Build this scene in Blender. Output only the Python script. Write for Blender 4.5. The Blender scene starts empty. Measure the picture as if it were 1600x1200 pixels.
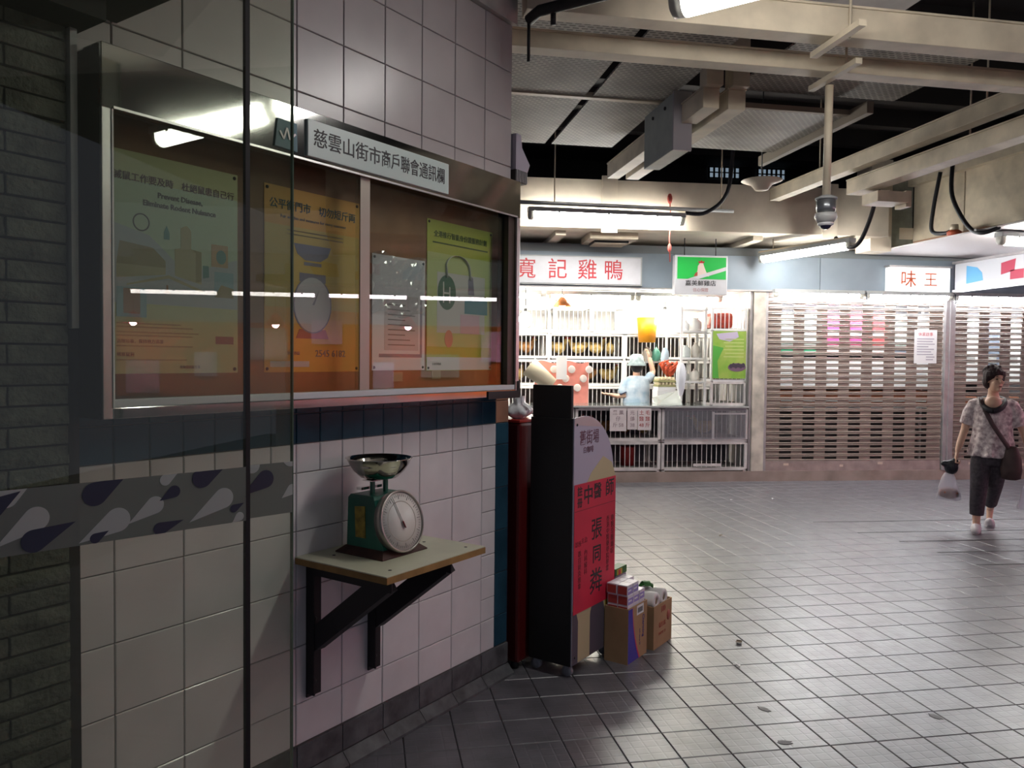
import bpy, bmesh, math, random
from mathutils import Vector, Matrix
random.seed(7)
R = math.radians
PI = math.pi
SC = bpy.context.scene
COL = SC.collection

# ------------------------------------------------------------------ camera, world, exposure
CAM_H = 1.55
YAW, PITCH, ROLL, FPX = 0.1816, 0.0315, 0.0097, 1241.0
cd = bpy.data.cameras.new('camera')
cam = bpy.data.objects.new('camera', cd)
COL.objects.link(cam)
fw = Vector((math.sin(YAW) * math.cos(PITCH), math.cos(YAW) * math.cos(PITCH), -math.sin(PITCH)))
rt = Vector((math.cos(YAW), -math.sin(YAW), 0))
up = rt.cross(fw)
rr = math.cos(ROLL) * rt + math.sin(ROLL) * up
uu = -math.sin(ROLL) * rt + math.cos(ROLL) * up
cam.matrix_world = Matrix(((rr.x, uu.x, -fw.x, 0), (rr.y, uu.y, -fw.y, 0), (rr.z, uu.z, -fw.z, CAM_H), (0, 0, 0, 1)))
cd.sensor_width = 36.0
cd.lens = 36.0 * FPX / 1600.0
cd.clip_start = 0.05
SC.camera = cam

wd = bpy.data.worlds.new('world')
SC.world = wd
wd.use_nodes = True
wd.node_tree.nodes['Background'].inputs[0].default_value = (0.60, 0.60, 0.80, 1)
wd.node_tree.nodes['Background'].inputs[1].default_value = 0.13
SC.view_settings.view_transform = 'Standard'
SC.view_settings.look = 'None'
SC.view_settings.gamma = 1.0
SC.view_settings.use_curve_mapping = False
SC.view_settings.exposure = 0.72

TUBE = 28.0          # radiance of the fluorescent fittings

# ------------------------------------------------------------------ frames
class Frame:
    """origin + rotation; local x runs along a wall, local y into it, local z up"""
    def __init__(s, o, rz):
        s.o = Vector(o); s.rz = rz; s.c = math.cos(rz); s.s = math.sin(rz)
    def w(s, x, y, z=0.0):
        return Vector((s.o.x + s.c * x - s.s * y, s.o.y + s.s * x + s.c * y, s.o.z + z))
NOTICE = Frame((-0.712, 2.429, 0), R(45))
FAR = Frame((5.119, 9.467, 0), R(-3.8))
GLASS = Frame((-1.088, 1.497, 0), R(36))
WORLD = Frame((0, 0, 0), 0)

# ------------------------------------------------------------------ materials
MATS = {}
def mat(name, col, rough=0.5, metal=0.0, spec=0.5, var=0.0, vscale=8.0, bump=0.0, bscale=60.0, emit=None, estr=0.0,
        trans=0.0, alpha=1.0, coat=0.0, col2=None, rvar=0.0):
    if name in MATS:
        return MATS[name]
    m = bpy.data.materials.new(name)
    m.use_nodes = True
    nt = m.node_tree
    b = nt.nodes['Principled BSDF']
    b.inputs['Base Color'].default_value = (*col, 1)
    b.inputs['Roughness'].default_value = rough
    b.inputs['Metallic'].default_value = metal
    b.inputs['Specular IOR Level'].default_value = spec
    b.inputs['Coat Weight'].default_value = coat
    if trans:
        b.inputs['Transmission Weight'].default_value = trans
    if alpha < 1:
        b.inputs['Alpha'].default_value = alpha
    if emit:
        b.inputs['Emission Color'].default_value = (*emit, 1)
        b.inputs['Emission Strength'].default_value = estr
    if var or bump or rvar:
        tc = nt.nodes.new('ShaderNodeTexCoord')
        oi = nt.nodes.new('ShaderNodeObjectInfo')
        ad = nt.nodes.new('ShaderNodeVectorMath'); ad.operation = 'ADD'
        mu = nt.nodes.new('ShaderNodeVectorMath'); mu.operation = 'SCALE'
        cb = nt.nodes.new('ShaderNodeCombineXYZ')
        for k in range(3):
            nt.links.new(oi.outputs['Random'], cb.inputs[k])
        nt.links.new(cb.outputs[0], mu.inputs[0]); mu.inputs['Scale'].default_value = 37.0
        nt.links.new(tc.outputs['Object'], ad.inputs[0]); nt.links.new(mu.outputs[0], ad.inputs[1])
        if var or rvar:
            n = nt.nodes.new('ShaderNodeTexNoise')
            n.inputs['Scale'].default_value = vscale; n.inputs['Detail'].default_value = 5
            nt.links.new(ad.outputs[0], n.inputs['Vector'])
        if var:
            mx = nt.nodes.new('ShaderNodeMix'); mx.data_type = 'RGBA'
            c2 = col2 or tuple(max(0, c * (1 - var)) for c in col)
            c1 = col if col2 else tuple(min(1, c * (1 + var * 0.6)) for c in col)
            mx.inputs['A'].default_value = (*c1, 1); mx.inputs['B'].default_value = (*c2, 1)
            rp = nt.nodes.new('ShaderNodeMapRange')
            rp.inputs['From Min'].default_value = 0.35; rp.inputs['From Max'].default_value = 0.68
            nt.links.new(n.outputs['Fac'], rp.inputs['Value'])
            nt.links.new(rp.outputs['Result'], mx.inputs['Factor'])
            nt.links.new(mx.outputs['Result'], b.inputs['Base Color'])
        if rvar:
            rp2 = nt.nodes.new('ShaderNodeMapRange')
            rp2.inputs['To Min'].default_value = max(0.02, rough - rvar); rp2.inputs['To Max'].default_value = rough + rvar
            nt.links.new(n.outputs['Fac'], rp2.inputs['Value'])
            nt.links.new(rp2.outputs['Result'], b.inputs['Roughness'])
        if bump:
            n2 = nt.nodes.new('ShaderNodeTexNoise'); n2.inputs['Scale'].default_value = bscale; n2.inputs['Detail'].default_value = 4
            nt.links.new(ad.outputs[0], n2.inputs['Vector'])
            bp = nt.nodes.new('ShaderNodeBump'); bp.inputs['Strength'].default_value = bump; bp.inputs['Distance'].default_value = 0.01
            nt.links.new(n2.outputs['Fac'], bp.inputs['Height'])
            nt.links.new(bp.outputs[0], b.inputs['Normal'])
    MATS[name] = m
    return m

def glass_mat(name, tint, ior=1.5, rough=0.0, film=0.0, filmcol=(0.5, 0.5, 0.5)):
    """thin sheet glass: tinted transparency under a Fresnel gloss, optionally a frosted film"""
    if name in MATS:
        return MATS[name]
    m = bpy.data.materials.new(name); m.use_nodes = True
    nt = m.node_tree; nt.nodes.clear()
    out = nt.nodes.new('ShaderNodeOutputMaterial')
    tr = nt.nodes.new('ShaderNodeBsdfTransparent'); tr.inputs[0].default_value = (*tint, 1)
    gl = nt.nodes.new('ShaderNodeBsdfGlossy'); gl.inputs['Roughness'].default_value = rough
    gl.inputs[0].default_value = (0.95, 1, 0.97, 1)
    # Schlick reflectance, the same from either side of the thin sheet
    ge = nt.nodes.new('ShaderNodeNewGeometry'); dt = nt.nodes.new('ShaderNodeVectorMath'); dt.operation = 'DOT_PRODUCT'
    nt.links.new(ge.outputs['Incoming'], dt.inputs[0]); nt.links.new(ge.outputs['Normal'], dt.inputs[1])
    ab = nt.nodes.new('ShaderNodeMath'); ab.operation = 'ABSOLUTE'; nt.links.new(dt.outputs['Value'], ab.inputs[0])
    om = nt.nodes.new('ShaderNodeMath'); om.operation = 'SUBTRACT'; om.inputs[0].default_value = 1.0; nt.links.new(ab.outputs[0], om.inputs[1])
    pw = nt.nodes.new('ShaderNodeMath'); pw.operation = 'POWER'; pw.inputs[1].default_value = 5.0; nt.links.new(om.outputs[0], pw.inputs[0])
    f0 = ((ior - 1) / (ior + 1)) ** 2
    fr = nt.nodes.new('ShaderNodeMath'); fr.operation = 'MULTIPLY_ADD'; fr.inputs[1].default_value = 1 - f0; fr.inputs[2].default_value = f0
    nt.links.new(pw.outputs[0], fr.inputs[0])
    mx = nt.nodes.new('ShaderNodeMixShader')
    nt.links.new(fr.outputs[0], mx.inputs[0])
    base = tr.outputs[0]
    if film:
        df = nt.nodes.new('ShaderNodeBsdfDiffuse'); df.inputs[0].default_value = (*filmcol, 1)
        tl = nt.nodes.new('ShaderNodeBsdfTranslucent'); tl.inputs[0].default_value = (*filmcol, 1)
        m2 = nt.nodes.new('ShaderNodeMixShader'); m2.inputs[0].default_value = 0.45
        nt.links.new(df.outputs[0], m2.inputs[1]); nt.links.new(tl.outputs[0], m2.inputs[2])
        m3 = nt.nodes.new('ShaderNodeMixShader'); m3.inputs[0].default_value = film
        nt.links.new(tr.outputs[0], m3.inputs[1]); nt.links.new(m2.outputs[0], m3.inputs[2])
        base = m3.outputs[0]
    nt.links.new(base, mx.inputs[1]); nt.links.new(gl.outputs[0], mx.inputs[2])
    nt.links.new(mx.outputs[0], out.inputs[0])
    MATS[name] = m
    return m

def floor_mat():
    m = mat('floor_tile', (0.115, 0.113, 0.128), rough=0.42, var=0.25, vscale=9, rvar=0.06, spec=0.9, coat=0.32)
    nt = m.node_tree; b = nt.nodes['Principled BSDF']
    b.inputs['Coat Roughness'].default_value = 0.30; b.inputs['Coat IOR'].default_value = 1.6
    tc = nt.nodes.new('ShaderNodeTexCoord')
    sx = nt.nodes.new('ShaderNodeSeparateXYZ'); nt.links.new(tc.outputs['Object'], sx.inputs[0])
    hs = []
    for k in (0, 1):       # fine moulded grid on each tile, four by four
        a = nt.nodes.new('ShaderNodeMath'); a.operation = 'MULTIPLY'; a.inputs[1].default_value = 1 / 0.0531
        nt.links.new(sx.outputs[k], a.inputs[0])
        f = nt.nodes.new('ShaderNodeMath'); f.operation = 'FRACT'; nt.links.new(a.outputs[0], f.inputs[0])
        s = nt.nodes.new('ShaderNodeMath'); s.operation = 'SUBTRACT'; s.inputs[1].default_value = 0.5; nt.links.new(f.outputs[0], s.inputs[0])
        ab = nt.nodes.new('ShaderNodeMath'); ab.operation = 'ABSOLUTE'; nt.links.new(s.outputs[0], ab.inputs[0])
        mr = nt.nodes.new('ShaderNodeMapRange'); mr.inputs['From Min'].default_value = 0.40; mr.inputs['From Max'].default_value = 0.47
        mr.inputs['To Min'].default_value = 1; mr.inputs['To Max'].default_value = 0
        nt.links.new(ab.outputs[0], mr.inputs['Value']); hs.append(mr.outputs['Result'])
    mn = nt.nodes.new('ShaderNodeMath'); mn.operation = 'MINIMUM'
    nt.links.new(hs[0], mn.inputs[0]); nt.links.new(hs[1], mn.inputs[1])
    bp = nt.nodes.new('ShaderNodeBump'); bp.inputs['Strength'].default_value = 0.35; bp.inputs['Distance'].default_value = 0.002
    nt.links.new(mn.outputs[0], bp.inputs['Height']); nt.links.new(bp.outputs[0], b.inputs['Normal'])
    return m

def mesh_panel_mat(name, col, scale):
    """perforated sheet: rows of small slots too fine to build"""
    m = mat(name, col, rough=0.7, var=0.3, vscale=3)
    nt = m.node_tree; b = nt.nodes['Principled BSDF']
    src = b.inputs['Base Color'].links[0].from_socket
    tc = nt.nodes.new('ShaderNodeTexCoord')
    br = nt.nodes.new('ShaderNodeTexBrick'); br.inputs['Scale'].default_value = scale
    br.inputs['Mortar Size'].default_value = 0.040; br.inputs['Mortar Smooth'].default_value = 0.2
    br.inputs['Brick Width'].default_value = 0.23; br.inputs['Row Height'].default_value = 0.13
    br.inputs['Color1'].default_value = (0.05, 0.05, 0.05, 1); br.inputs['Color2'].default_value = (0.1, 0.1, 0.1, 1)
    br.inputs['Mortar'].default_value = (1, 1, 1, 1)
    nt.links.new(tc.outputs['Object'], br.inputs['Vector'])
    mx = nt.nodes.new('ShaderNodeMix'); mx.data_type = 'RGBA'; mx.blend_type = 'MULTIPLY'; mx.inputs['Factor'].default_value = 0.75
    nt.links.new(src, mx.inputs['A']); nt.links.new(br.outputs['Color'], mx.inputs['B'])
    nt.links.new(mx.outputs['Result'], b.inputs['Base Color'])
    return m

M_GROUT = mat('grout', (0.16, 0.155, 0.15), 0.9)
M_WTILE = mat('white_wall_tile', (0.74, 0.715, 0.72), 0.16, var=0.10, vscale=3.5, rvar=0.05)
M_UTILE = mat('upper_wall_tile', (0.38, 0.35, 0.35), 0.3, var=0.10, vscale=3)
M_BTILE = mat('blue_wall_tile', (0.022, 0.068, 0.105), 0.14, var=0.25, vscale=5)
M_BTILE_REFL = mat('orange_reflection_tile', (0.34, 0.17, 0.11), 0.3, var=0.2)  # blue border tiles with an orange reflection put into their colour
M_BASE = mat('skirting_tile', (0.10, 0.105, 0.11), 0.45, var=0.45, vscale=14, bump=0.1)
M_BRICK = mat('cladding_brick', (0.115, 0.125, 0.10), 0.85, var=0.45, vscale=12, bump=0.8, bscale=55)
M_BRICKJ = mat('cladding_joint', (0.02, 0.02, 0.02), 0.9)
M_BLACK = mat('matt_black', (0.008, 0.008, 0.009), 0.55)
M_SOFFIT = mat('dark_soffit', (0.014, 0.013, 0.012), 0.8)
M_ALU = mat('anodised_aluminium', (0.55, 0.55, 0.53), 0.32, metal=0.9, var=0.1)
M_STEEL = mat('polished_steel', (0.62, 0.62, 0.60), 0.07, metal=1.0, var=0.12, vscale=5, rvar=0.03)
M_GREYP = mat('grey_paint', (0.36, 0.37, 0.37), 0.5, var=0.1)
M_WOOD = mat('brown_board', (0.24, 0.115, 0.045), 0.6, var=0.25, vscale=6, col2=(0.16, 0.075, 0.03))
M_WHITE = mat('white_plastic', (0.80, 0.80, 0.80), 0.4)
M_CREAM = mat('cream_paint', (0.60, 0.52, 0.39), 0.55, var=0.22, vscale=4, bump=0.05)
M_CONC = mat('painted_concrete', (0.68, 0.60, 0.48), 0.75, var=0.16, vscale=2.5, bump=0.08, bscale=25)
M_DARKV = mat('dark_void_paint', (0.035, 0.032, 0.03), 0.9)
M_PALE = mat('pale_ceiling_panel', (0.50, 0.47, 0.44), 0.7, var=0.1)
M_BLUEF = mat('pale_blue_fascia', (0.205, 0.25, 0.295), 0.5, var=0.12, vscale=2)
M_RED = mat('red_ink', (0.42, 0.012, 0.02), 0.5)
M_INK = mat('black_ink', (0.012, 0.012, 0.014), 0.6)
M_GREYINK = mat('grey_ink', (0.16, 0.15, 0.14), 0.7)
M_WSIGN = mat('white_sign_face', (0.52, 0.52, 0.55), 0.35, var=0.06)
M_CABLE = mat('black_cable', (0.015, 0.015, 0.02), 0.5)
M_TUBE = mat('fluorescent_diffuser', (0.9, 0.9, 0.9), 0.4, emit=(1.0, 0.98, 0.93), estr=TUBE * 1.6)
M_TUBEN = mat('dimmed_fluorescent_diffuser', (0.9, 0.9, 0.88), 0.4, emit=(1.0, 0.97, 0.93), estr=TUBE * 0.68)  # near fittings, dimmed so the floor below stays darker
M_TUBEC = mat('cool_fluorescent_tube', (0.9, 0.9, 0.9), 0.4, emit=(0.90, 0.93, 1.0), estr=TUBE * 1.5)
M_GLOW = mat('stall_tube_glow', (0.9, 0.9, 0.9), 0.4, emit=(1.0, 0.94, 0.80), estr=TUBE * 1.35)
M_SLAT = mat('shutter_slat_paint', (0.30, 0.24, 0.205), 0.5, metal=0.1, var=0.14, vscale=2.5)
M_GALV = mat('galvanised_rail', (0.40, 0.38, 0.38), 0.4, metal=0.5, var=0.15)
M_CAGE = mat('white_cage_paint', (0.60, 0.56, 0.55), 0.45, var=0.25, vscale=6)
M_CAGEW = mat('clean_white_shelf_paint', (0.80, 0.80, 0.80), 0.4)
M_CARD = mat('brown_cardboard', (0.40, 0.25, 0.13), 0.8, var=0.14, vscale=5)
M_SKIN = mat('skin', (0.64, 0.40, 0.29), 0.5, var=0.08)

# ------------------------------------------------------------------ mesh building
def rz(a):
    return Matrix.Rotation(a, 3, 'Z')
class MB:
    def __init__(s):
        s.v = []; s.f = []; s.sm = []
    def add(s, vs, fs, smooth=False):
        o = len(s.v); s.v += [Vector(p) for p in vs]
        s.f += [tuple(i + o for i in f) for f in fs]; s.sm += [smooth] * len(fs)
        return s
    def box(s, x0, x1, y0, y1, z0, z1):
        return s.add([(x, y, z) for z in (z0, z1) for y in (y0, y1) for x in (x0, x1)],
                     [(0, 2, 3, 1), (4, 5, 7, 6), (0, 1, 5, 4), (2, 6, 7, 3), (0, 4, 6, 2), (1, 3, 7, 5)])
    def obox(s, c, size, m=None):
        c = Vector(c); h = Vector(size) / 2; m = m or Matrix.Identity(3)
        return s.add([c + m @ Vector((sx * h.x, sy * h.y, sz * h.z)) for sz in (-1, 1) for sy in (-1, 1) for sx in (-1, 1)],
                     [(0, 2, 3, 1), (4, 5, 7, 6), (0, 1, 5, 4), (2, 6, 7, 3), (0, 4, 6, 2), (1, 3, 7, 5)])
    def bar(s, a, b, w, h, upv=(0, 0, 1)):
        """square bar from a to b, w across, h along upv"""
        a = Vector(a); b = Vector(b); d = (b - a).normalized(); u = Vector(upv)
        x = d.cross(u)
        if x.length < 1e-5:
            x = d.cross(Vector((1, 0, 0)))
        x.normalize(); u = x.cross(d)
        return s.add([p + x * (i * w / 2) + u * (j * h / 2) for p in (a, b) for j in (-1, 1) for i in (-1, 1)],
                     [(0, 1, 3, 2), (4, 6, 7, 5), (0, 4, 5, 1), (2, 3, 7, 6), (0, 2, 6, 4), (1, 5, 7, 3)])
    def tube(s, pts, r, n=10, cap=True, sq=1.0):
        pts = [Vector(p) for p in pts]; rs = r if isinstance(r, (list, tuple)) else [r] * len(pts)
        vs = []; fs = []; px = None
        for i, p in enumerate(pts):
            d = (pts[min(i + 1, len(pts) - 1)] - pts[max(i - 1, 0)])
            d = d.normalized() if d.length > 1e-9 else Vector((0, 0, 1))
            if px is None:
                a = Vector((0, 0, 1)) if abs(d.z) < 0.9 else Vector((1, 0, 0))
                px = d.cross(a).normalized()
            else:
                px = (px - d * px.dot(d))
                px = px.normalized() if px.length > 1e-6 else d.orthogonal().normalized()
            py = d.cross(px)
            for k in range(n):
                t = 2 * PI * k / n
                vs.append(p + (px * math.cos(t) + py * math.sin(t) * sq) * rs[i])
        for i in range(len(pts) - 1):
            for k in range(n):
                a = i * n + k; b = i * n + (k + 1) % n
                fs.append((a, b, b + n, a + n))
        if cap:
            fs.append(tuple(range(n - 1, -1, -1))); fs.append(tuple((len(pts) - 1) * n + k for k in range(n)))
        return s.add(vs, fs, True)
    def lathe(s, prof, n=24, c=(0, 0, 0), m=None, closed=False):
        c = Vector(c); m = m or Matrix.Identity(3); vs = []; fs = []
        for r, z in prof:
            for k in range(n):
                t = 2 * PI * k / n
                vs.append(c + m @ Vector((r * math.cos(t), r * math.sin(t), z)))
        for i in range(len(prof) - 1):
            for k in range(n):
                a = i * n + k; b = i * n + (k + 1) % n
                fs.append((a, b, b + n, a + n))
        if not closed:
            if prof[0][0] > 1e-6: fs.append(tuple(range(n - 1, -1, -1)))
            if prof[-1][0] > 1e-6: fs.append(tuple((len(prof) - 1) * n + k for k in range(n)))
        return s.add(vs, fs, True)
    def ell(s, c, r, n=16, k=10, m=None):
        c = Vector(c); m = m or Matrix.Identity(3); vs = []; fs = []
        for i in range(k + 1):
            a = -PI / 2 + PI * i / k
            for j in range(n):
                t = 2 * PI * j / n
                vs.append(c + m @ Vector((r[0] * math.cos(a) * math.cos(t), r[1] * math.cos(a) * math.sin(t), r[2] * math.sin(a))))
        for i in range(k):
            for j in range(n):
                a = i * n + j; b = i * n + (j + 1) % n
                fs.append((a, b, b + n, a + n))
        return s.add(vs, fs, True)
    def loft(s, rings, cap=True, smooth=True):
        n = len(rings[0]); vs = [p for r in rings for p in r]; fs = []
        for i in range(len(rings) - 1):
            for k in range(n):
                a = i * n + k; b = i * n + (k + 1) % n
                fs.append((a, b, b + n, a + n))
        if cap:
            fs.append(tuple(range(n - 1, -1, -1))); fs.append(tuple((len(rings) - 1) * n + k for k in range(n)))
        return s.add(vs, fs, smooth)
    def prism(s, poly, y0, y1):
        """polygon in local x-z, extruded along local y (y0 is the front)"""
        n = len(poly)
        vs = [(x, y0, z) for x, z in poly] + [(x, y1, z) for x, z in poly]
        fs = [tuple(range(n)), tuple(range(2 * n - 1, n - 1, -1))] + [(i, i + n, (i + 1) % n + n, (i + 1) % n) for i in range(n)]
        return s.add(vs, fs)
    def grid(s, fn, nu, nv, smooth=True):
        vs = [fn(i / nu, j / nv) for i in range(nu + 1) for j in range(nv + 1)]
        fs = [(i * (nv + 1) + j, (i + 1) * (nv + 1) + j, (i + 1) * (nv + 1) + j + 1, i * (nv + 1) + j + 1) for i in range(nu) for j in range(nv)]
        return s.add(vs, fs, smooth)
    def mesh(s, name, bevel=0.0, remesh=0.0, relax=0):
        me = bpy.data.meshes.new(name)
        me.from_pydata([tuple(v) for v in s.v], [], s.f)
        for p, f in zip(me.polygons, s.sm):
            p.use_smooth = f
        bm = bmesh.new(); bm.from_mesh(me)
        bmesh.ops.recalc_face_normals(bm, faces=bm.faces)
        if bevel:
            bmesh.ops.bevel(bm, geom=[e for e in bm.edges if len(e.link_faces) == 2 and e.calc_face_angle(0) > 0.5],
                            offset=bevel, segments=2, affect='EDGES', profile=0.6)
        bm.to_mesh(me); bm.free()
        if remesh:
            o = bpy.data.objects.new('tmp', me); COL.objects.link(o)
            md = o.modifiers.new('r', 'REMESH'); md.mode = 'VOXEL'; md.voxel_size = remesh; md.use_smooth_shade = True
            if relax:
                ms = o.modifiers.new('s', 'SMOOTH'); ms.iterations = relax; ms.factor = 0.5
            dg = bpy.context.evaluated_depsgraph_get()
            m2 = bpy.data.meshes.new_from_object(o.evaluated_get(dg), depsgraph=dg)
            bpy.data.objects.remove(o); m2.name = name
            me = m2
        return me
    def build(s, name, m, parent=None, bevel=0.0, loc=None, rzv=None, remesh=0.0, relax=0, kind=None):
        me = s.mesh(name, bevel, remesh, relax)
        return put(name, me, m, parent, loc, rzv, kind)

def put(name, me, m, parent=None, loc=None, rzv=None, kind=None):
    if m is not None and not me.materials:
        me.materials.append(m)
    o = bpy.data.objects.new(name, me); COL.objects.link(o)
    if parent is not None: o.parent = parent
    if loc is not None: o.location = loc
    if rzv is not None: o.rotation_euler = (0, 0, rzv)
    if kind: o['kind'] = kind
    return o
def tag(o, label, cat, group=None):
    o['label'] = label; o['category'] = cat
    if group: o['group'] = group
    return o
def thing(name, label, cat, fr=WORLD, p=(0, 0, 0), rot=0.0, group=None):
    o = bpy.data.objects.new(name, None); COL.objects.link(o)
    o.empty_display_size = 0.1
    o.location = fr.w(*p); o.rotation_euler = (0, 0, fr.rz + rot)
    return tag(o, label, cat, group)
def struct(name, fr=WORLD, p=(0, 0, 0), mb=None, m=None, **k):
    o = mb.build(name, m, None, **k)
    o.location = fr.w(*p); o.rotation_euler = (0, 0, fr.rz); o['kind'] = 'structure'
    return o
def bx(*a):
    return MB().box(*a)
def text(body, size, m, parent, x, y, z, align='CENTER', bold=0.0, name='lettering', sx=1.0, ext=0.0006, tilt=0.0, vertical=False, ls=1.0):
    """flat lettering on a face that looks towards local -y"""
    c = bpy.data.curves.new('t', 'FONT'); c.body = body if not vertical else '\n'.join(body)
    c.size = size; c.align_x = align; c.align_y = 'CENTER'; c.extrude = ext; c.offset = bold; c.resolution_u = 2
    c.space_line = ls
    if vertical: c.align_x = 'CENTER'
    o = bpy.data.objects.new('t', c); COL.objects.link(o)
    bpy.context.view_layer.update()
    dg = bpy.context.evaluated_depsgraph_get()
    me = bpy.data.meshes.new_from_object(o.evaluated_get(dg), depsgraph=dg)
    bpy.data.objects.remove(o)
    ca, sa = math.cos(tilt), math.sin(tilt)
    for v in me.vertices:
        a, b, d = v.co.x * sx, v.co.y, v.co.z
        v.co = (x + ca * a - sa * b, y - d, z + sa * a + ca * b)
    me.materials.clear()
    return put(name, me, m, parent)
def copy_tree(root, loc=None, rot=None, label=None):
    r = root.copy(); COL.objects.link(r)
    if loc is not None: r.location = loc
    if rot is not None: r.rotation_euler = (0, 0, rot)
    if label: r['label'] = label
    for ch in list(root.children):
        c = ch.copy(); COL.objects.link(c); c.parent = r
        for g in ch.children:
            d = g.copy(); COL.objects.link(d); d.parent = c
    return r
def proj(P):
    d = Vector(P) - Vector((0, 0, CAM_H)); z = d.dot(fw)
    return (800 + FPX * d.dot(rr) / z, 600 - FPX * d.dot(uu) / z, z) if z > 0.05 else (-1e5, -1e5, z)

# ================================================================== FLOOR
def build_floor():
    g = 0.2124; gx = 1.002; gy = 3.729
    fl = struct('floor', WORLD, (0, 0, 0), MB().box(-5, 13, -4, 13, -0.1, -0.006), mat('floor_joint', (0.06, 0.06, 0.065), 0.7))
    fm = floor_mat()
    h = g / 2 - 0.0016; c = 0.003
    tv = [(-h, -h, -0.006), (h, -h, -0.006), (h, h, -0.006), (-h, h, -0.006),
          (-h, -h, -0.0025), (h, -h, -0.0025), (h, h, -0.0025), (-h, h, -0.0025),
          (-h + c, -h + c, 0), (h - c, -h + c, 0), (h - c, h - c, 0), (-h + c, h - c, 0)]
    tf = [(8, 9, 10, 11)] + [(i, (i + 1) % 4, (i + 1) % 4 + 4, i + 4) for i in range(4)] + [(i + 4, (i + 1) % 4 + 4, (i + 1) % 4 + 8, i + 8) for i in range(4)]
    me = bpy.data.meshes.new('floor_tile'); me.from_pydata(tv, [], tf); me.materials.append(fm)
    near, rest = [], MB()
    for i in range(-16, 44):
        for j in range(-30, 22):
            x = gx + g * (i + 0.5); y = gy - g * (j + 0.5)
            if y > 9.9: continue
            dx, dy = x + 0.712, y - 2.429
            t = (dx + dy) * 0.7071; n = (dx - dy) * 0.7071
            if n < -0.15 and t < 1.9: continue
            px, py, z = proj((x, y, 0))
            if -60 < px < 1660 and py < 1260 and z > 0 and not (px < 480): near.append((z, x, y))
            else: near.append((100 + z, x, y))
    near.sort()
    for k, (z, x, y) in enumerate(near):
        if k < 300 and z < 90:
            o = put('floor_tile', me, None, fl, loc=(x, y, 0))
        else:
            rest.add([(a + x, b + y, d) for a, b, d in tv], tf)
    rest.build('far_floor_tiles', fm, fl, kind='stuff')
    # long drain grooves running parallel to the far shopfronts
    for k, (px0, y0, x0, x1) in enumerate([(0, 6.42, 4.4, 8.5), (0, 6.06, 4.55, 8.5), (0, 5.66, 4.6, 8.5), (0, 5.26, 4.62, 8.5), (0, 6.9, 4.25, 8.5)]):
        a = R(-3.8)
        MB().obox(((x0 + x1) / 2, y0 - 0.066 * ((x0 + x1) / 2 - 5.5), 0.0008), (x1 - x0, 0.022, 0.0016), rz(a)).build('drain_groove', M_BLACK, fl)
build_floor()

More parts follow.
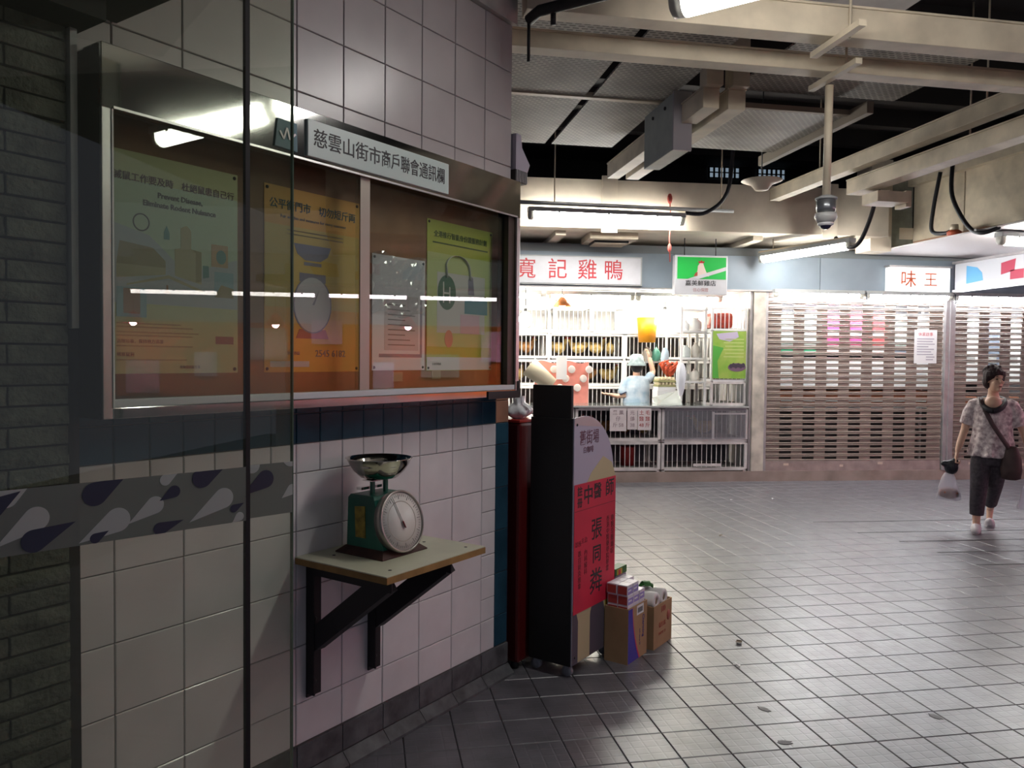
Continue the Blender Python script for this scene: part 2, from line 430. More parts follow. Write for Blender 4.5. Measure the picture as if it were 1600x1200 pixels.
# ================================================================== NOTICE WALL
TW = 0.21957; TH = 0.20785; TU = 0.22567
def tile_mesh(w, h, d=0.006, c=0.0025):
    a, b = w / 2 - 0.0014, h / 2 - 0.0014
    vs = [(-a, 0, -b), (a, 0, -b), (a, 0, b), (-a, 0, b), (-a, -d + c, -b), (a, -d + c, -b), (a, -d + c, b), (-a, -d + c, b),
          (-a + c, -d, -b + c), (a - c, -d, -b + c), (a - c, -d, b - c), (-a + c, -d, b - c)]
    fs = [(8, 9, 10, 11)] + [(i, (i + 1) % 4, (i + 1) % 4 + 4, i + 4) for i in range(4)] + [(i + 4, (i + 1) % 4 + 4, (i + 1) % 4 + 8, i + 8) for i in range(4)]
    me = bpy.data.meshes.new('wall_tile'); me.from_pydata(vs, [], fs)
    return me
def build_notice_wall():
    W = struct('wall_left', NOTICE, (0, 0, 0), MB().box(-1.2, 1.972, 0.0, 0.5, 0, 4.4), M_GROUT)
    cache = {}
    def tl(x0, x1, z0, z1, m, name='wall_tile'):
        k = (round(x1 - x0, 4), round(z1 - z0, 4), m.name)
        if k not in cache:
            cache[k] = tile_mesh(x1 - x0, z1 - z0); cache[k].materials.append(m)
        put(name, cache[k], None, W, loc=((x0 + x1) / 2, random.uniform(-0.0006, 0), (z0 + z1) / 2), rzv=random.uniform(-0.0022, 0.0022))
    z0 = 0.157
    rows = [z0, 0.3058, 0.5137, 0.7215, 0.9294, 1.1372]
    hw = TW / 2
    for c in range(-1, 9):
        for a, b in zip(rows[:-1], rows[1:]):
            if c < 8:
                tl(c * TW, (c + 1) * TW, a, b, M_WTILE)
            else:
                mid = (a + b) / 2
                if b - a > 0.18:
                    tl(c * TW, c * TW + hw, a, mid, M_WTILE); tl(c * TW, c * TW + hw, mid, b, M_WTILE)
                else:
                    tl(c * TW, c * TW + hw, a, b, M_WTILE)
                tl(c * TW + hw, 9 * TW - 0.004, a, b, M_BTILE, 'border_tile')
        for q in (0, 1):
            x0 = c * TW + q * hw
            last = (c == 8 and q == 1)
            tl(x0, x0 + hw - (0.004 if last else 0), 1.1372, 1.2412, M_BTILE if last else M_WTILE, 'border_tile' if last else 'wall_tile')
            tl(x0, x0 + hw - (0.004 if last else 0), 1.2412, 1.349, M_BTILE_REFL if last else M_BTILE, 'border_tile')
            tl(x0, x0 + hw - (0.004 if last else 0), 1.349, 1.457, M_BTILE_REFL if last else M_BTILE, 'border_tile')
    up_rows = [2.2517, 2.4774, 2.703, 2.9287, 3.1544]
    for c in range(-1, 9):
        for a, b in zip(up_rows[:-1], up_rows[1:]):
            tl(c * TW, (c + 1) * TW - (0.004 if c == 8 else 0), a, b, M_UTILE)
    # skirting: a sloping foot and upright dark tiles above it
    S = struct('baseboard_left', NOTICE, (0, 0, 0), MB().prism([(-1.2, 0.0), (1.972, 0.0), (1.972, 0.155), (-1.2, 0.155)], -0.004, -0.0005), M_GROUT)
    for c in range(-3, 9):
        MB().box(c * TW + 0.0015, (c + 1) * TW - 0.0015, -0.012, -0.004, 0.055, 0.154).build('skirting_tile', M_BASE, S, bevel=0.002)
        MB().add([(c * TW + 0.0015, -0.012, 0.052), ((c + 1) * TW - 0.0015, -0.012, 0.052), ((c + 1) * TW - 0.0015, -0.05, 0.012), (c * TW + 0.0015, -0.05, 0.012),
                  (c * TW + 0.0015, -0.004, 0.0), ((c + 1) * TW - 0.0015, -0.004, 0.0), ((c + 1) * TW - 0.0015, -0.05, 0.0), (c * TW + 0.0015, -0.05, 0.0)],
                 [(0, 1, 2, 3), (4, 7, 6, 5), (3, 2, 6, 7), (0, 4, 5, 1), (0, 3, 7, 4), (1, 5, 6, 2)]).build('cove_tile', M_BASE, S)
    # beam resting over the wall head
    struct('trim_1', NOTICE, (0, 0, 0), MB().box(-1.2, 1.98, -0.03, 0.5, 3.156, 3.5), mat('wall_head_beam', (0.42, 0.39, 0.36), 0.8, var=0.2))
    # dark brick-clad pier beside it
    P = struct('wall_pier', NOTICE, (0, 0, 0), MB().box(-1.9, -0.135, -0.055, 0.3, 0, 2.75), M_BRICKJ)
    bh = 0.0525; bl = 0.30
    k = 0; z = 0.004
    meshes = []
    for q in range(4):
        b = MB(); L = bl - 0.003; hh = bh - 0.006
        n = 7
        def f(u, v, q=q):
            e = min(u, 1 - u, v, 1 - v)
            return ((u - 0.5) * L, -0.014 - (0.006 * min(1, e * 8)) - 0.003 * math.sin(u * 9 + q) * math.sin(v * 5 + q * 2), (v - 0.5) * hh)
        b.grid(f, n, 3)
        b.add([(-L / 2, 0, -hh / 2), (L / 2, 0, -hh / 2), (L / 2, 0, hh / 2), (-L / 2, 0, hh / 2), (-L / 2, -0.0145, -hh / 2), (L / 2, -0.0145, -hh / 2), (L / 2, -0.0145, hh / 2), (-L / 2, -0.0145, hh / 2)],
              [(0, 1, 5, 4), (1, 2, 6, 5), (2, 3, 7, 6), (3, 0, 4, 7)])
        me = b.mesh('cladding_brick'); me.materials.append(M_BRICK); meshes.append(me)
    while z < 2.7:
        off = bl / 2 if k % 2 else 0
        x = -0.155 - bl / 2 - off
        if off:
            b = MB().box(-0.155 - off + 0.003, -0.158, -0.073, -0.055, z, z + bh - 0.006)
            b.build('cladding_brick', M_BRICK, P, bevel=0.002)
        while x > -1.2:
            put('cladding_brick', random.choice(meshes), None, P, loc=(x, -0.055 - random.uniform(0, 0.004), z + bh / 2 - 0.003), rzv=random.uniform(-0.01, 0.01))
            x -= bl
        z += bh; k += 1
    struct('trim_2', NOTICE, (0, 0, 0), MB().box(-0.152, -0.134, -0.085, -0.0, 1.62, 2.42), M_GREYP)
    struct('trim_3', NOTICE, (0, 0, 0), MB().box(-0.134, -0.118, -0.05, 0.0, 0.0, 2.48), M_BLACK)
    # low dark canopy over the pier and the glass screen
    struct('canopy', NOTICE, (0, 0, 0), MB().box(-2.4, 0.016, -1.25, -0.001, 2.485, 2.75).box(-2.4, -0.118, -0.2, -0.001, 2.40, 2.484), M_SOFFIT)
build_notice_wall()

def off(mb, p):
    d = Vector(p)
    mb.v = [v - d for v in mb.v]
    return mb
class Asm:
    """a thing whose parts are given in the coordinates of its frame"""
    def __init__(s, name, label, cat, fr, p, group=None):
        s.p = Vector(p); s.e = thing(name, label, cat, fr, p, 0.0, group)
    def part(s, name, m, mb, parent=None, **k):
        return off(mb, s.p).build(name, m, parent or s.e, **k)
    def text(s, body, size, m, x, y, z, parent=None, **k):
        return text(body, size, m, parent or s.e, x - s.p.x, y - s.p.y, z - s.p.z, **k)

# ================================================================== NOTICE CABINET
GL_CAB = glass_mat('cabinet_glass', (0.93, 0.95, 0.92), 1.62)
def build_cabinet():
    A = Asm('notice_cabinet', 'long wall-mounted glass notice cabinet with steel header above the blue tile band', 'notice board', NOTICE, (0.88, -0.001, 1.375))
    x0, x1, yb, yf, z0, z1 = -0.098, 1.866, -0.001, -0.135, 1.378, 2.372
    gz0, gz1 = 1.43, 2.204
    A.part('back_board', M_WOOD, MB().box(x0 + 0.02, x1 - 0.02, -0.022, yb - 0.001, z0 + 0.02, z1 - 0.03))
    A.part('side_panel', M_BLACK, MB().box(x0, x0 + 0.004, yf + 0.012, yb, z0, z1 - 0.004))
    A.part('side_panel', M_BLACK, MB().box(x1 - 0.004, x1, yf + 0.012, yb, z0, z1 - 0.004))
    A.part('top_panel', M_STEEL, MB().box(x0, x1, yf + 0.01, yb, z1 - 0.004, z1))
    A.part('header', M_STEEL, MB().box(x0, x1, yf, yf + 0.012, gz1, z1), bevel=0.002)
    A.part('header_lip', M_ALU, MB().box(x0 + 0.03, x1 - 0.03, yf - 0.006, yf - 0.0004, gz1 - 0.001, gz1 + 0.006))
    A.part('frame_stile', M_ALU, MB().box(x0, x0 + 0.026, yf, yf + 0.012, z0, gz1), bevel=0.002)
    A.part('frame_stile', M_ALU, MB().box(x1 - 0.026, x1, yf, yf + 0.012, z0, gz1), bevel=0.002)
    A.part('frame_bead', M_WHITE, MB().box(x0 + 0.0262, x0 + 0.031, yf - 0.003, yf + 0.012, z0 + 0.03, gz1 - 0.002))
    A.part('bottom_rail', M_STEEL, MB().box(x0 + 0.0265, x1 - 0.0265, yf, yf + 0.012, z0, gz0 - 0.022), bevel=0.002)
    A.part('bottom_panel', M_BLACK, MB().box(x0 + 0.005, x1 - 0.005, yf + 0.013, -0.023, z0, z0 + 0.006))
    A.part('bottom_track', mat('white_track', (0.62, 0.64, 0.66), 0.4), MB().box(x0 + 0.032, x1 - 0.032, yf + 0.002, yf + 0.045, gz0 - 0.0215, gz0), bevel=0.002)
    A.part('corner_bracket', M_BLACK, MB().box(1.62, x1 + 0.004, yf - 0.006, yf - 0.0005, z0 - 0.008, z0 + 0.026).box(x1 - 0.012, x1 + 0.004, yf - 0.006, yf - 0.0005, z0 + 0.026, z0 + 0.07))
    A.part('corner_post', mat('bronze_post', (0.05, 0.035, 0.025), 0.4), MB().box(x1 - 0.075, x1 - 0.0265, yf + 0.014, yf + 0.04, gz0, gz1))
    # two sliding panes meeting at a thin stile
    p1 = A.part('sliding_pane', GL_CAB, MB().box(x0 + 0.033, 0.90, yf + 0.016, yf + 0.020, gz0 + 0.001, gz1 - 0.001))
    p2 = A.part('sliding_pane', GL_CAB, MB().box(0.85, x1 - 0.03, yf + 0.032, yf + 0.036, gz0 + 0.001, gz1 - 0.001))
    A.part('meeting_stile', mat('clear_stile', (0.40, 0.36, 0.30), 0.35, metal=0.3), MB().box(0.852, 0.90, yf + 0.0125, yf + 0.0155, gz0 + 0.001, gz1 - 0.001), parent=None)
    # name plate and emblem
    n = A.part('name_plate', mat('name_plate_face', (0.50, 0.60, 0.57), 0.35), MB().box(0.588, 1.327, yf - 0.010, yf - 0.0005, 2.220, 2.342), bevel=0.002)
    n['label'] = 'pale green name plate with black Chinese characters'
    A.text('慈雲山街市', 0.066, M_INK, 0.772, yf - 0.0105, 2.281, parent=None, bold=0.0003, sx=0.98)
    A.text('商戶聯會通訊欄', 0.066, M_INK, 1.118, yf - 0.0105, 2.281, parent=None, bold=0.0003, sx=0.80)
    lg = A.part('emblem_plate', mat('emblem_teal', (0.03, 0.13, 0.17), 0.5), MB().prism([(0.457, 2.225), (0.548, 2.222), (0.545, 2.312), (0.468, 2.315)], yf - 0.006, yf - 0.0005))
    A.part('emblem_mark', M_WHITE, MB().bar((0.475, yf - 0.008, 2.275), (0.490, yf - 0.008, 2.252), 0.002, 0.006, (1, 0, 0)).bar((0.490, yf - 0.008, 2.252), (0.503, yf - 0.008, 2.290), 0.002, 0.006, (1, 0, 0))
           .bar((0.503, yf - 0.008, 2.290), (0.515, yf - 0.008, 2.255), 0.002, 0.006, (1, 0, 0)).bar((0.515, yf - 0.008, 2.255), (0.538, yf - 0.008, 2.277), 0.002, 0.006, (1, 0, 0)))

    # -------- posters pinned inside: each its own thing
    yp = -0.0235
    def poster(name, label, xa, xb, za, zb, m):
        a = Asm(name, label, 'poster', NOTICE, ((xa + xb) / 2, yp, za))
        a.part('paper', m, MB().box(xa, xb, yp - 0.0012, yp, za, zb))
        for px, pz in ((xa + 0.012, zb - 0.012), (xb - 0.012, zb - 0.012), (xa + 0.012, za + 0.012), (xb - 0.012, za + 0.012)):
            a.part('drawing_pin', M_INK, MB().lathe([(0.0001, 0.004), (0.005, 0.003), (0.006, 0)], 8, (px, yp - 0.0013, pz), Matrix.Rotation(PI / 2, 3, 'X')))
        return a
    def flat(a, m, poly, d=0.0004, name='print'):
        return a.part(name, m, MB().prism(poly, yp - 0.0014 - d, yp - 0.0013))
    def rect(xa, xb, za, zb): return [(xa, za), (xb, za), (xb, zb), (xa, zb)]
    def disc(cx, cz, rx, rzv, n=28): return [(cx + rx * math.cos(2 * PI * k / n), cz + rzv * math.sin(2 * PI * k / n)) for k in range(n)]
    # 1 pest-control poster
    a = poster('notice_poster', 'pale yellow-green poster about rodent control with drawings of buildings', -0.03, 0.402, 1.497, 2.132, mat('poster_pale', (0.50, 0.52, 0.28), 0.5))
    flat(a, mat('poster_mint', (0.46, 0.56, 0.42), 0.5), rect(-0.028, 0.40, 1.70, 2.05))
    flat(a, mat('poster_lilac', (0.42, 0.46, 0.50), 0.5), [(-0.028, 1.70), (0.40, 1.70), (0.40, 1.86), (0.22, 1.80), (0.10, 1.90), (-0.028, 1.93)], 0.0008)
    a.text('滅鼠工作要及時　杜絕鼠患自己行', 0.0265, mat('poster_maroon', (0.16, 0.10, 0.08), 0.6), 0.19, yp - 0.0024, 2.058, bold=0.0002)
    a.text('Prevent Disease,', 0.022, M_GREYINK, 0.20, yp - 0.0024, 2.020, bold=0.0006)
    a.text('Eliminate Rodent Nuisance', 0.022, M_GREYINK, 0.20, yp - 0.0024, 1.992, bold=0.0006)
    a.part('print', M_GREYINK, MB().lathe([(0.022, -0.0003), (0.026, -0.0003), (0.026, 0.0003), (0.022, 0.0003), (0.022, -0.0003)], 24, (0.075, yp - 0.0022, 1.935), Matrix.Rotation(PI / 2, 3, 'X'), closed=True))
    mt = mat('poster_tan', (0.33, 0.29, 0.15), 0.6); mt2 = mat('poster_sand', (0.44, 0.41, 0.24), 0.6); mg = mat('poster_teal', (0.13, 0.28, 0.26), 0.6)
    flat(a, mt, [(0.0, 1.81), (0.01, 1.875), (0.11, 1.865), (0.15, 1.83), (0.15, 1.81)], 0.0011)
    flat(a, mt2, [(0.0, 1.77), (0.15, 1.79), (0.15, 1.81), (0.0, 1.81)], 0.0011)
    flat(a, mt2, [(0.18, 1.79), (0.27, 1.77), (0.27, 1.87), (0.235, 1.875), (0.235, 1.93), (0.22, 1.945), (0.20, 1.935), (0.20, 1.875), (0.18, 1.87)], 0.0011)
    flat(a, mt, [(0.235, 1.875), (0.27, 1.87), (0.27, 1.78), (0.25, 1.775), (0.25, 1.865)], 0.0014)
    flat(a, mg, [(0.145, 1.895), (0.163, 1.895), (0.163, 1.915), (0.154, 1.935), (0.145, 1.915)], 0.0011)
    flat(a, mg, [(0.275, 1.79), (0.297, 1.795), (0.295, 1.83), (0.275, 1.83)], 0.0011)
    flat(a, mt2, [(0.03, 1.755), (0.16, 1.79), (0.28, 1.75), (0.27, 1.745), (0.16, 1.78), (0.03, 1.75)], 0.0012)
    flat(a, mat('poster_peach', (0.50, 0.36, 0.20), 0.6), rect(0.305, 0.365, 1.83, 1.90), 0.0011); flat(a, mg, disc(0.34, 1.862, 0.018, 0.022), 0.0014)
    flat(a, mat('poster_sky', (0.27, 0.42, 0.48), 0.6), rect(0.315, 0.385, 1.735, 1.815), 0.0011); flat(a, mt, [(0.315, 1.735), (0.385, 1.735), (0.385, 1.765), (0.34, 1.775)], 0.0014)
    flat(a, mat('poster_sky', (0, 0, 0)), rect(0.0, 0.09, 1.66, 1.745), 0.0011); flat(a, mat('poster_brick', (0.36, 0.19, 0.10), 0.6), rect(0.02, 0.07, 1.67, 1.742), 0.0014)
    flat(a, mat('poster_brick', (0, 0, 0)), [(0.14, 1.735), (0.17, 1.735), (0.158, 1.745), (0.158, 1.76), (0.152, 1.76), (0.152, 1.745)], 0.0014)
    for k, (zz, L) in enumerate([(1.64, 0.20), (1.63, 0.24), (1.615, 0.26), (1.605, 0.24), (1.575, 0.24), (1.535, 0.22)]):
        flat(a, mat('poster_smalltext', (0.30, 0.29, 0.17), 0.7), rect(0.0, L, zz, zz + 0.004))
    a.text('清理垃圾，保持地方清潔', 0.013, M_GREYINK, 0.0, yp - 0.0020, 1.590, align='LEFT')
    a.text('堵塞鼠洞', 0.013, M_GREYINK, 0.0, yp - 0.0020, 1.552, align='LEFT')
    flat(a, mat('poster_plum', (0.22, 0.09, 0.10), 0.6), rect(0.32, 0.385, 1.588, 1.612), 0.0011)
    a.text('食物環境衞生署', 0.010, M_GREYINK, 0.23, yp - 0.0020, 1.515)
    # 2 weighing-scale poster
    a = poster('notice_poster', 'orange-yellow poster printed with a large hanging-pan weighing scale', 0.506, 0.942, 1.497, 2.130, mat('poster_orange', (0.58, 0.30, 0.035), 0.5))
    flat(a, mat('poster_gold', (0.50, 0.36, 0.07), 0.5), rect(0.508, 0.94, 1.72, 2.0))
    a.text('公平衡門市　切勿短斤両', 0.036, mat('poster_navy', (0.03, 0.08, 0.09), 0.6), 0.724, yp - 0.0024, 2.068, bold=0.0003, sx=1.0)
    a.text('Fair weights and measures for every customer', 0.016, M_GREYINK, 0.724, yp - 0.0020, 2.030)
    for zz in (1.985, 1.972):
        flat(a, M_GREYINK, rect(0.60, 0.86, zz, zz + 0.004))
    mgx = mat('poster_slate', (0.17, 0.17, 0.22), 0.6); mgl = mat('poster_dial', (0.42, 0.42, 0.42), 0.6)
    flat(a, mgx, [(0.63, 1.945), (0.80, 1.945), (0.785, 1.91), (0.75, 1.89), (0.68, 1.89), (0.645, 1.91)], 0.0011)
    flat(a, mgx, rect(0.675, 0.755, 1.872, 1.884), 0.0011); flat(a, mgx, rect(0.655, 0.775, 1.815, 1.845), 0.0011)
    flat(a, mgx, disc(0.715, 1.735, 0.088, 0.102), 0.0012); flat(a, mgl, disc(0.715, 1.735, 0.083, 0.097), 0.0015)
    flat(a, mat('poster_wine', (0.30, 0.08, 0.06), 0.6), [(0.64, 1.615), (0.79, 1.615), (0.775, 1.648), (0.655, 1.648)], 0.0011)
    flat(a, mgx, [(0.712, 1.735), (0.722, 1.735), (0.745, 1.79)], 0.0018)
    a.text('2545 6182', 0.034, M_GREYINK, 0.80, yp - 0.0020, 1.562, bold=0.0004)
    a.text('舉報熱線', 0.014, M_GREYINK, 0.63, yp - 0.0020, 1.562)
    flat(a, mgl, rect(0.53, 0.70, 1.515, 1.535))
    # 3 white notice
    a = poster('notice_sheet', 'white printed notice sheet with a grey border strip in the cabinet', 1.012, 1.322, 1.500, 1.954, mat('paper_white', (0.66, 0.66, 0.66), 0.5))
    flat(a, mat('sheet_border', (0.22, 0.21, 0.25), 0.6), rect(1.05, 1.305, 1.552, 1.566)); flat(a, mat('sheet_border', (0, 0, 0)), rect(1.292, 1.305, 1.566, 1.80))
    flat(a, mat('sheet_block', (0.50, 0.47, 0.46), 0.6), rect(1.08, 1.28, 1.58, 1.80))
    for k in range(9):
        flat(a, M_GREYINK, rect(1.10, 1.26 - 0.03 * (k % 3), 1.60 + k * 0.02, 1.604 + k * 0.02), 0.0009)
    # plastic sheet crumpled above it
    s = MB()
    def cr(u, v):
        return (1.005 + u * 0.315, yp - 0.008 - 0.010 * abs(math.sin(u * 17 + v * 11)) * math.sin(v * PI) - 0.006 * math.sin(u * 31 - v * 23), 1.72 + v * 0.235 + 0.012 * math.sin(u * 9))
    s.grid(cr, 26, 20, smooth=False)
    cs = off(s, (1.16, yp, 1.72)).build('plastic_sheet', glass_mat('crumpled_plastic', (0.9, 0.92, 0.93), 2.0, 0.08, film=0.12, filmcol=(0.8, 0.8, 0.85)))
    cs.location = NOTICE.w(1.16, yp, 1.72); cs.rotation_euler = (0, 0, NOTICE.rz)
    tag(cs, 'crumpled clear plastic sheet over the white notice sheet', 'plastic sheet')
    # 4 green poster
    a = poster('notice_poster', 'lime green poster with a lanyard drawing and dark oval card', 1.334, 1.796, 1.497, 2.137, mat('poster_lime', (0.36, 0.43, 0.06), 0.5))
    flat(a, mat('poster_lightlime', (0.42, 0.50, 0.20), 0.5), rect(1.336, 1.794, 1.60, 2.0))
    flat(a, mat('poster_foot', (0.62, 0.63, 0.62), 0.5), rect(1.336, 1.794, 1.499, 1.555))
    flat(a, mat('poster_panelgrey', (0.48, 0.50, 0.46), 0.5), rect(1.40, 1.74, 1.66, 1.92), 0.0008)
    a.text('全港推行智能身份證服務計劃', 0.029, mat('poster_deepgreen', (0.04, 0.09, 0.03), 0.6), 1.565, yp - 0.0024, 2.078, bold=0.0002)
    flat(a, mat('poster_deepgreen', (0, 0, 0)), rect(1.37, 1.76, 2.04, 2.046))
    arc = [(1.50 + 0.085 * math.cos(PI - PI * k / 12) + 0.035, yp - 0.0026, 1.94 + 0.06 * math.sin(PI * k / 12)) for k in range(13)]
    a.part('print', mat('poster_strap', (0.58, 0.60, 0.54), 0.5), MB().tube([(1.46, yp - 0.0026, 1.90)] + arc[1:] + [(1.625, yp - 0.0026, 1.90)], 0.011, 6, sq=0.1))
    flat(a, mat('poster_ovalgreen', (0.05, 0.14, 0.08), 0.6), disc(1.465, 1.835, 0.062, 0.075), 0.0014)
    flat(a, mat('poster_strap', (0, 0, 0)), rect(1.438, 1.446, 1.79, 1.88), 0.0018); flat(a, mat('poster_strap', (0, 0, 0)), rect(1.480, 1.488, 1.79, 1.86), 0.0018); flat(a, mat('poster_strap', (0, 0, 0)), rect(1.438, 1.488, 1.828, 1.836), 0.0018)
    flat(a, mgx, [(1.615, 1.835), (1.66, 1.835), (1.65, 1.91), (1.63, 1.925), (1.615, 1.90)], 0.0014)
    flat(a, mat('poster_cyan', (0.05, 0.22, 0.24), 0.6), [(1.59, 1.75), (1.76, 1.75), (1.76, 1.815), (1.68, 1.825), (1.59, 1.815)], 0.0012)
    flat(a, mat('poster_pink', (0.55, 0.38, 0.42), 0.6), rect(1.56, 1.70, 1.66, 1.745), 0.0012)
    flat(a, mat('poster_coral', (0.55, 0.25, 0.18), 0.6), disc(1.48, 1.635, 0.028, 0.038), 0.0012)
    a.text('民政事務處', 0.012, M_GREYINK, 1.40, yp - 0.0020, 1.525)
    # small square notes low on the board
    for k, (xx, zz) in enumerate(((1.40, 1.462), (1.16, 1.455))):
        o = MB().box(-0.028, 0.028, -0.0012, 0, 0, 0.05 - 0.012 * k).build('note_slip', mat('note_tan', (0.36, 0.27, 0.15), 0.7))
        o.location = NOTICE.w(xx, yp, zz); o.rotation_euler = (0, 0, NOTICE.rz)
        tag(o, ['small tan paper slip pinned below the lime green poster', 'small tan paper slip pinned below the white notice sheet'][k], 'note')
build_cabinet()

# ================================================================== SHELF AND SCALE
def build_shelf():
    A = Asm('wall_shelf', 'small cream laminate wall shelf with plywood edge on two black angle brackets', 'shelf', NOTICE, (0.93, -0.006, 0.32))
    z = 0.842
    x0, x1, yf, yb = 0.652, 1.185, -0.452, -0.0075
    A.part('board', mat('shelf_laminate', (0.58, 0.58, 0.43), 0.35, var=0.12, vscale=5), MB().box(x0, x1, yf + 0.002, yb, z - 0.004, z), bevel=0.001)
    A.part('plywood_edge', mat('plywood_edge', (0.30, 0.17, 0.05), 0.7, var=0.3, vscale=12), MB().box(x0, x1, yf, yb, z - 0.026, z - 0.0042))
    for k, (px, py) in enumerate(((0.72, -0.40), (0.75, -0.10), (1.10, -0.22), (1.13, -0.40))):
        A.part('screw', M_INK, MB().lathe([(0.0001, 0.0012), (0.006, 0.0008), (0.007, 0)], 8, (px, py, z)))
    for xb in (0.735, 1.045):
        w = 0.066
        b = MB()
        b.box(xb - w / 2, xb + w / 2, -0.0135, -0.0075, 0.32, z - 0.027)            # upright leaf
        b.box(xb - w / 2, xb - w / 2 + 0.006, -0.05, -0.0136, 0.335, z - 0.034)       # its flange
        b.box(xb - w / 2, xb + w / 2, -0.43, -0.0136, z - 0.033, z - 0.027)           # arm leaf
        b.box(xb - w / 2, xb - w / 2 + 0.006, -0.425, -0.0502, z - 0.070, z - 0.0335)
        b.obox((xb - 0.004, -0.20, 0.66), (w * 0.8, 0.45, 0.075), Matrix.Rotation(R(-37.5), 3, 'X'))
        o = A.part('bracket', mat('bracket_black', (0.010, 0.010, 0.012), 0.6), b)
        for zz in (0.37, 0.60):
            A.part('bolt', M_BLACK, MB().lathe([(0.0001, 0.008), (0.008, 0.007), (0.009, 0)], 8, (xb, -0.0136, zz), Matrix.Rotation(PI / 2, 3, 'X')), parent=o)
def build_scale():
    z0 = 0.8425
    A = Asm('weighing_scale', 'green spring kitchen scale with round white dial and steel bowl on the wall shelf', 'weighing scale', NOTICE, (0.905, -0.18, z0))
    cx, cy = 0.905, -0.185
    mg = mat('scale_green', (0.004, 0.115, 0.075), 0.38, var=0.25, vscale=9)
    rust = mat('scale_rusty_base', (0.055, 0.02, 0.014), 0.7, var=0.4, vscale=20)
    def ring(hx, hy, z, dy=0.0):
        return [(cx - hx, cy - hy + dy, z), (cx + hx, cy - hy + dy, z), (cx + hx, cy + hy + dy, z), (cx - hx, cy + hy + dy, z)]
    A.part('base', rust, MB().loft([ring(0.118, 0.118, z0), ring(0.118, 0.118, z0 + 0.004), ring(0.095, 0.098, z0 + 0.022), ring(0.09, 0.092, z0 + 0.026)], smooth=False))
    # body: front leans back
    A.part('body', mg, MB().loft([[(cx - 0.088, cy - 0.092, z0 + 0.022), (cx + 0.088, cy - 0.092, z0 + 0.022), (cx + 0.088, cy + 0.092, z0 + 0.022), (cx - 0.088, cy + 0.092, z0 + 0.022)],
                                  [(cx - 0.086, cy - 0.045, z0 + 0.20), (cx + 0.086, cy - 0.045, z0 + 0.20), (cx + 0.086, cy + 0.088, z0 + 0.20), (cx - 0.086, cy + 0.088, z0 + 0.20)],
                                  [(cx - 0.080, cy - 0.035, z0 + 0.212), (cx + 0.080, cy - 0.035, z0 + 0.212), (cx + 0.080, cy + 0.08, z0 + 0.212), (cx - 0.080, cy + 0.08, z0 + 0.212)]], smooth=False), bevel=0.004)
    A.part('side_label', mat('scale_label', (0.30, 0.22, 0.03), 0.6, var=0.4, vscale=40), MB().prism([(-0.02, z0 + 0.07), (0.025, z0 + 0.065), (0.02, z0 + 0.165), (-0.022, z0 + 0.17)], -0.001, 0.0) if False else
           MB().add([(cx - 0.0895, cy - 0.005, z0 + 0.06), (cx - 0.0895, cy + 0.045, z0 + 0.06), (cx - 0.0890, cy + 0.05, z0 + 0.17), (cx - 0.0890, cy - 0.0, z0 + 0.175),
                     (cx - 0.085, cy - 0.005, z0 + 0.06), (cx - 0.085, cy + 0.045, z0 + 0.06), (cx - 0.085, cy + 0.05, z0 + 0.17), (cx - 0.085, cy - 0.0, z0 + 0.175)],
                    [(0, 1, 2, 3), (7, 6, 5, 4), (0, 4, 5, 1), (1, 5, 6, 2), (2, 6, 7, 3), (3, 7, 4, 0)]))
    # dial: disc leaning back about 14 degrees
    m = Matrix.Rotation(PI / 2 - R(13), 3, 'X')
    dc = Vector((cx, cy - 0.090, z0 + 0.118))
    rim = A.part('dial_rim', mat('dial_rim_metal', (0.42, 0.40, 0.36), 0.35, metal=0.7, var=0.3), MB().lathe([(0.109, -0.022), (0.112, 0.0), (0.112, 0.013), (0.107, 0.016), (0.104, 0.012), (0.104, -0.022)], 48, dc, m))
    face = A.part('dial_face', mat('dial_white', (0.70, 0.68, 0.64), 0.4, var=0.12), MB().lathe([(0.0001, 0.009), (0.1035, 0.009), (0.1035, 0.004), (0.0001, 0.004)], 48, dc, m, closed=True))
    tk = MB()
    for k in range(60):
        a = 2 * PI * k / 60; r0 = 0.088 if k % 5 else 0.080
        p = [m @ Vector((r * math.sin(a), r * math.cos(a), 0.0098)) + dc for r in (r0, 0.096)]
        tk.bar(p[0], p[1], 0.0012 if k % 5 else 0.002, 0.0008)
    A.part('dial_scale_marks', M_GREYINK, tk, parent=face)
    A.part('dial_ring', mat('dial_ring_ink', (0.40, 0.36, 0.30), 0.5), MB().lathe([(0.070, 0.0093), (0.0715, 0.0098), (0.073, 0.0093)], 40, dc, m, closed=True), parent=face)
    na = R(-20)
    tip = m @ Vector((0.088 * math.sin(na), 0.088 * math.cos(na), 0.013)) + dc; tail = m @ Vector((-0.026 * math.sin(na), -0.026 * math.cos(na), 0.013)) + dc
    nd = A.part('needle', M_INK, MB().bar(dc + m @ Vector((0, 0, 0.013)), tip, 0.0035, 0.001))
    A.part('needle_hub', mat('needle_red', (0.25, 0.03, 0.035), 0.5), MB().bar(dc + m @ Vector((0, 0, 0.0135)), tail, 0.016, 0.002), parent=nd)
    # platform posts, strap and bowl
    for sx in (-0.034, 0.034):
        A.part('post', mg, MB().bar((cx + sx, cy + 0.015, z0 + 0.205), (cx + sx, cy + 0.015, z0 + 0.262), 0.012, 0.014))
    A.part('post_strap', M_STEEL, MB().box(cx - 0.075, cx + 0.03, cy + 0.03, cy + 0.055, z0 + 0.228, z0 + 0.238).box(cx - 0.06, cx + 0.06, cy - 0.01, cy + 0.04, z0 + 0.2605, z0 + 0.264))
    bz = z0 + 0.2645
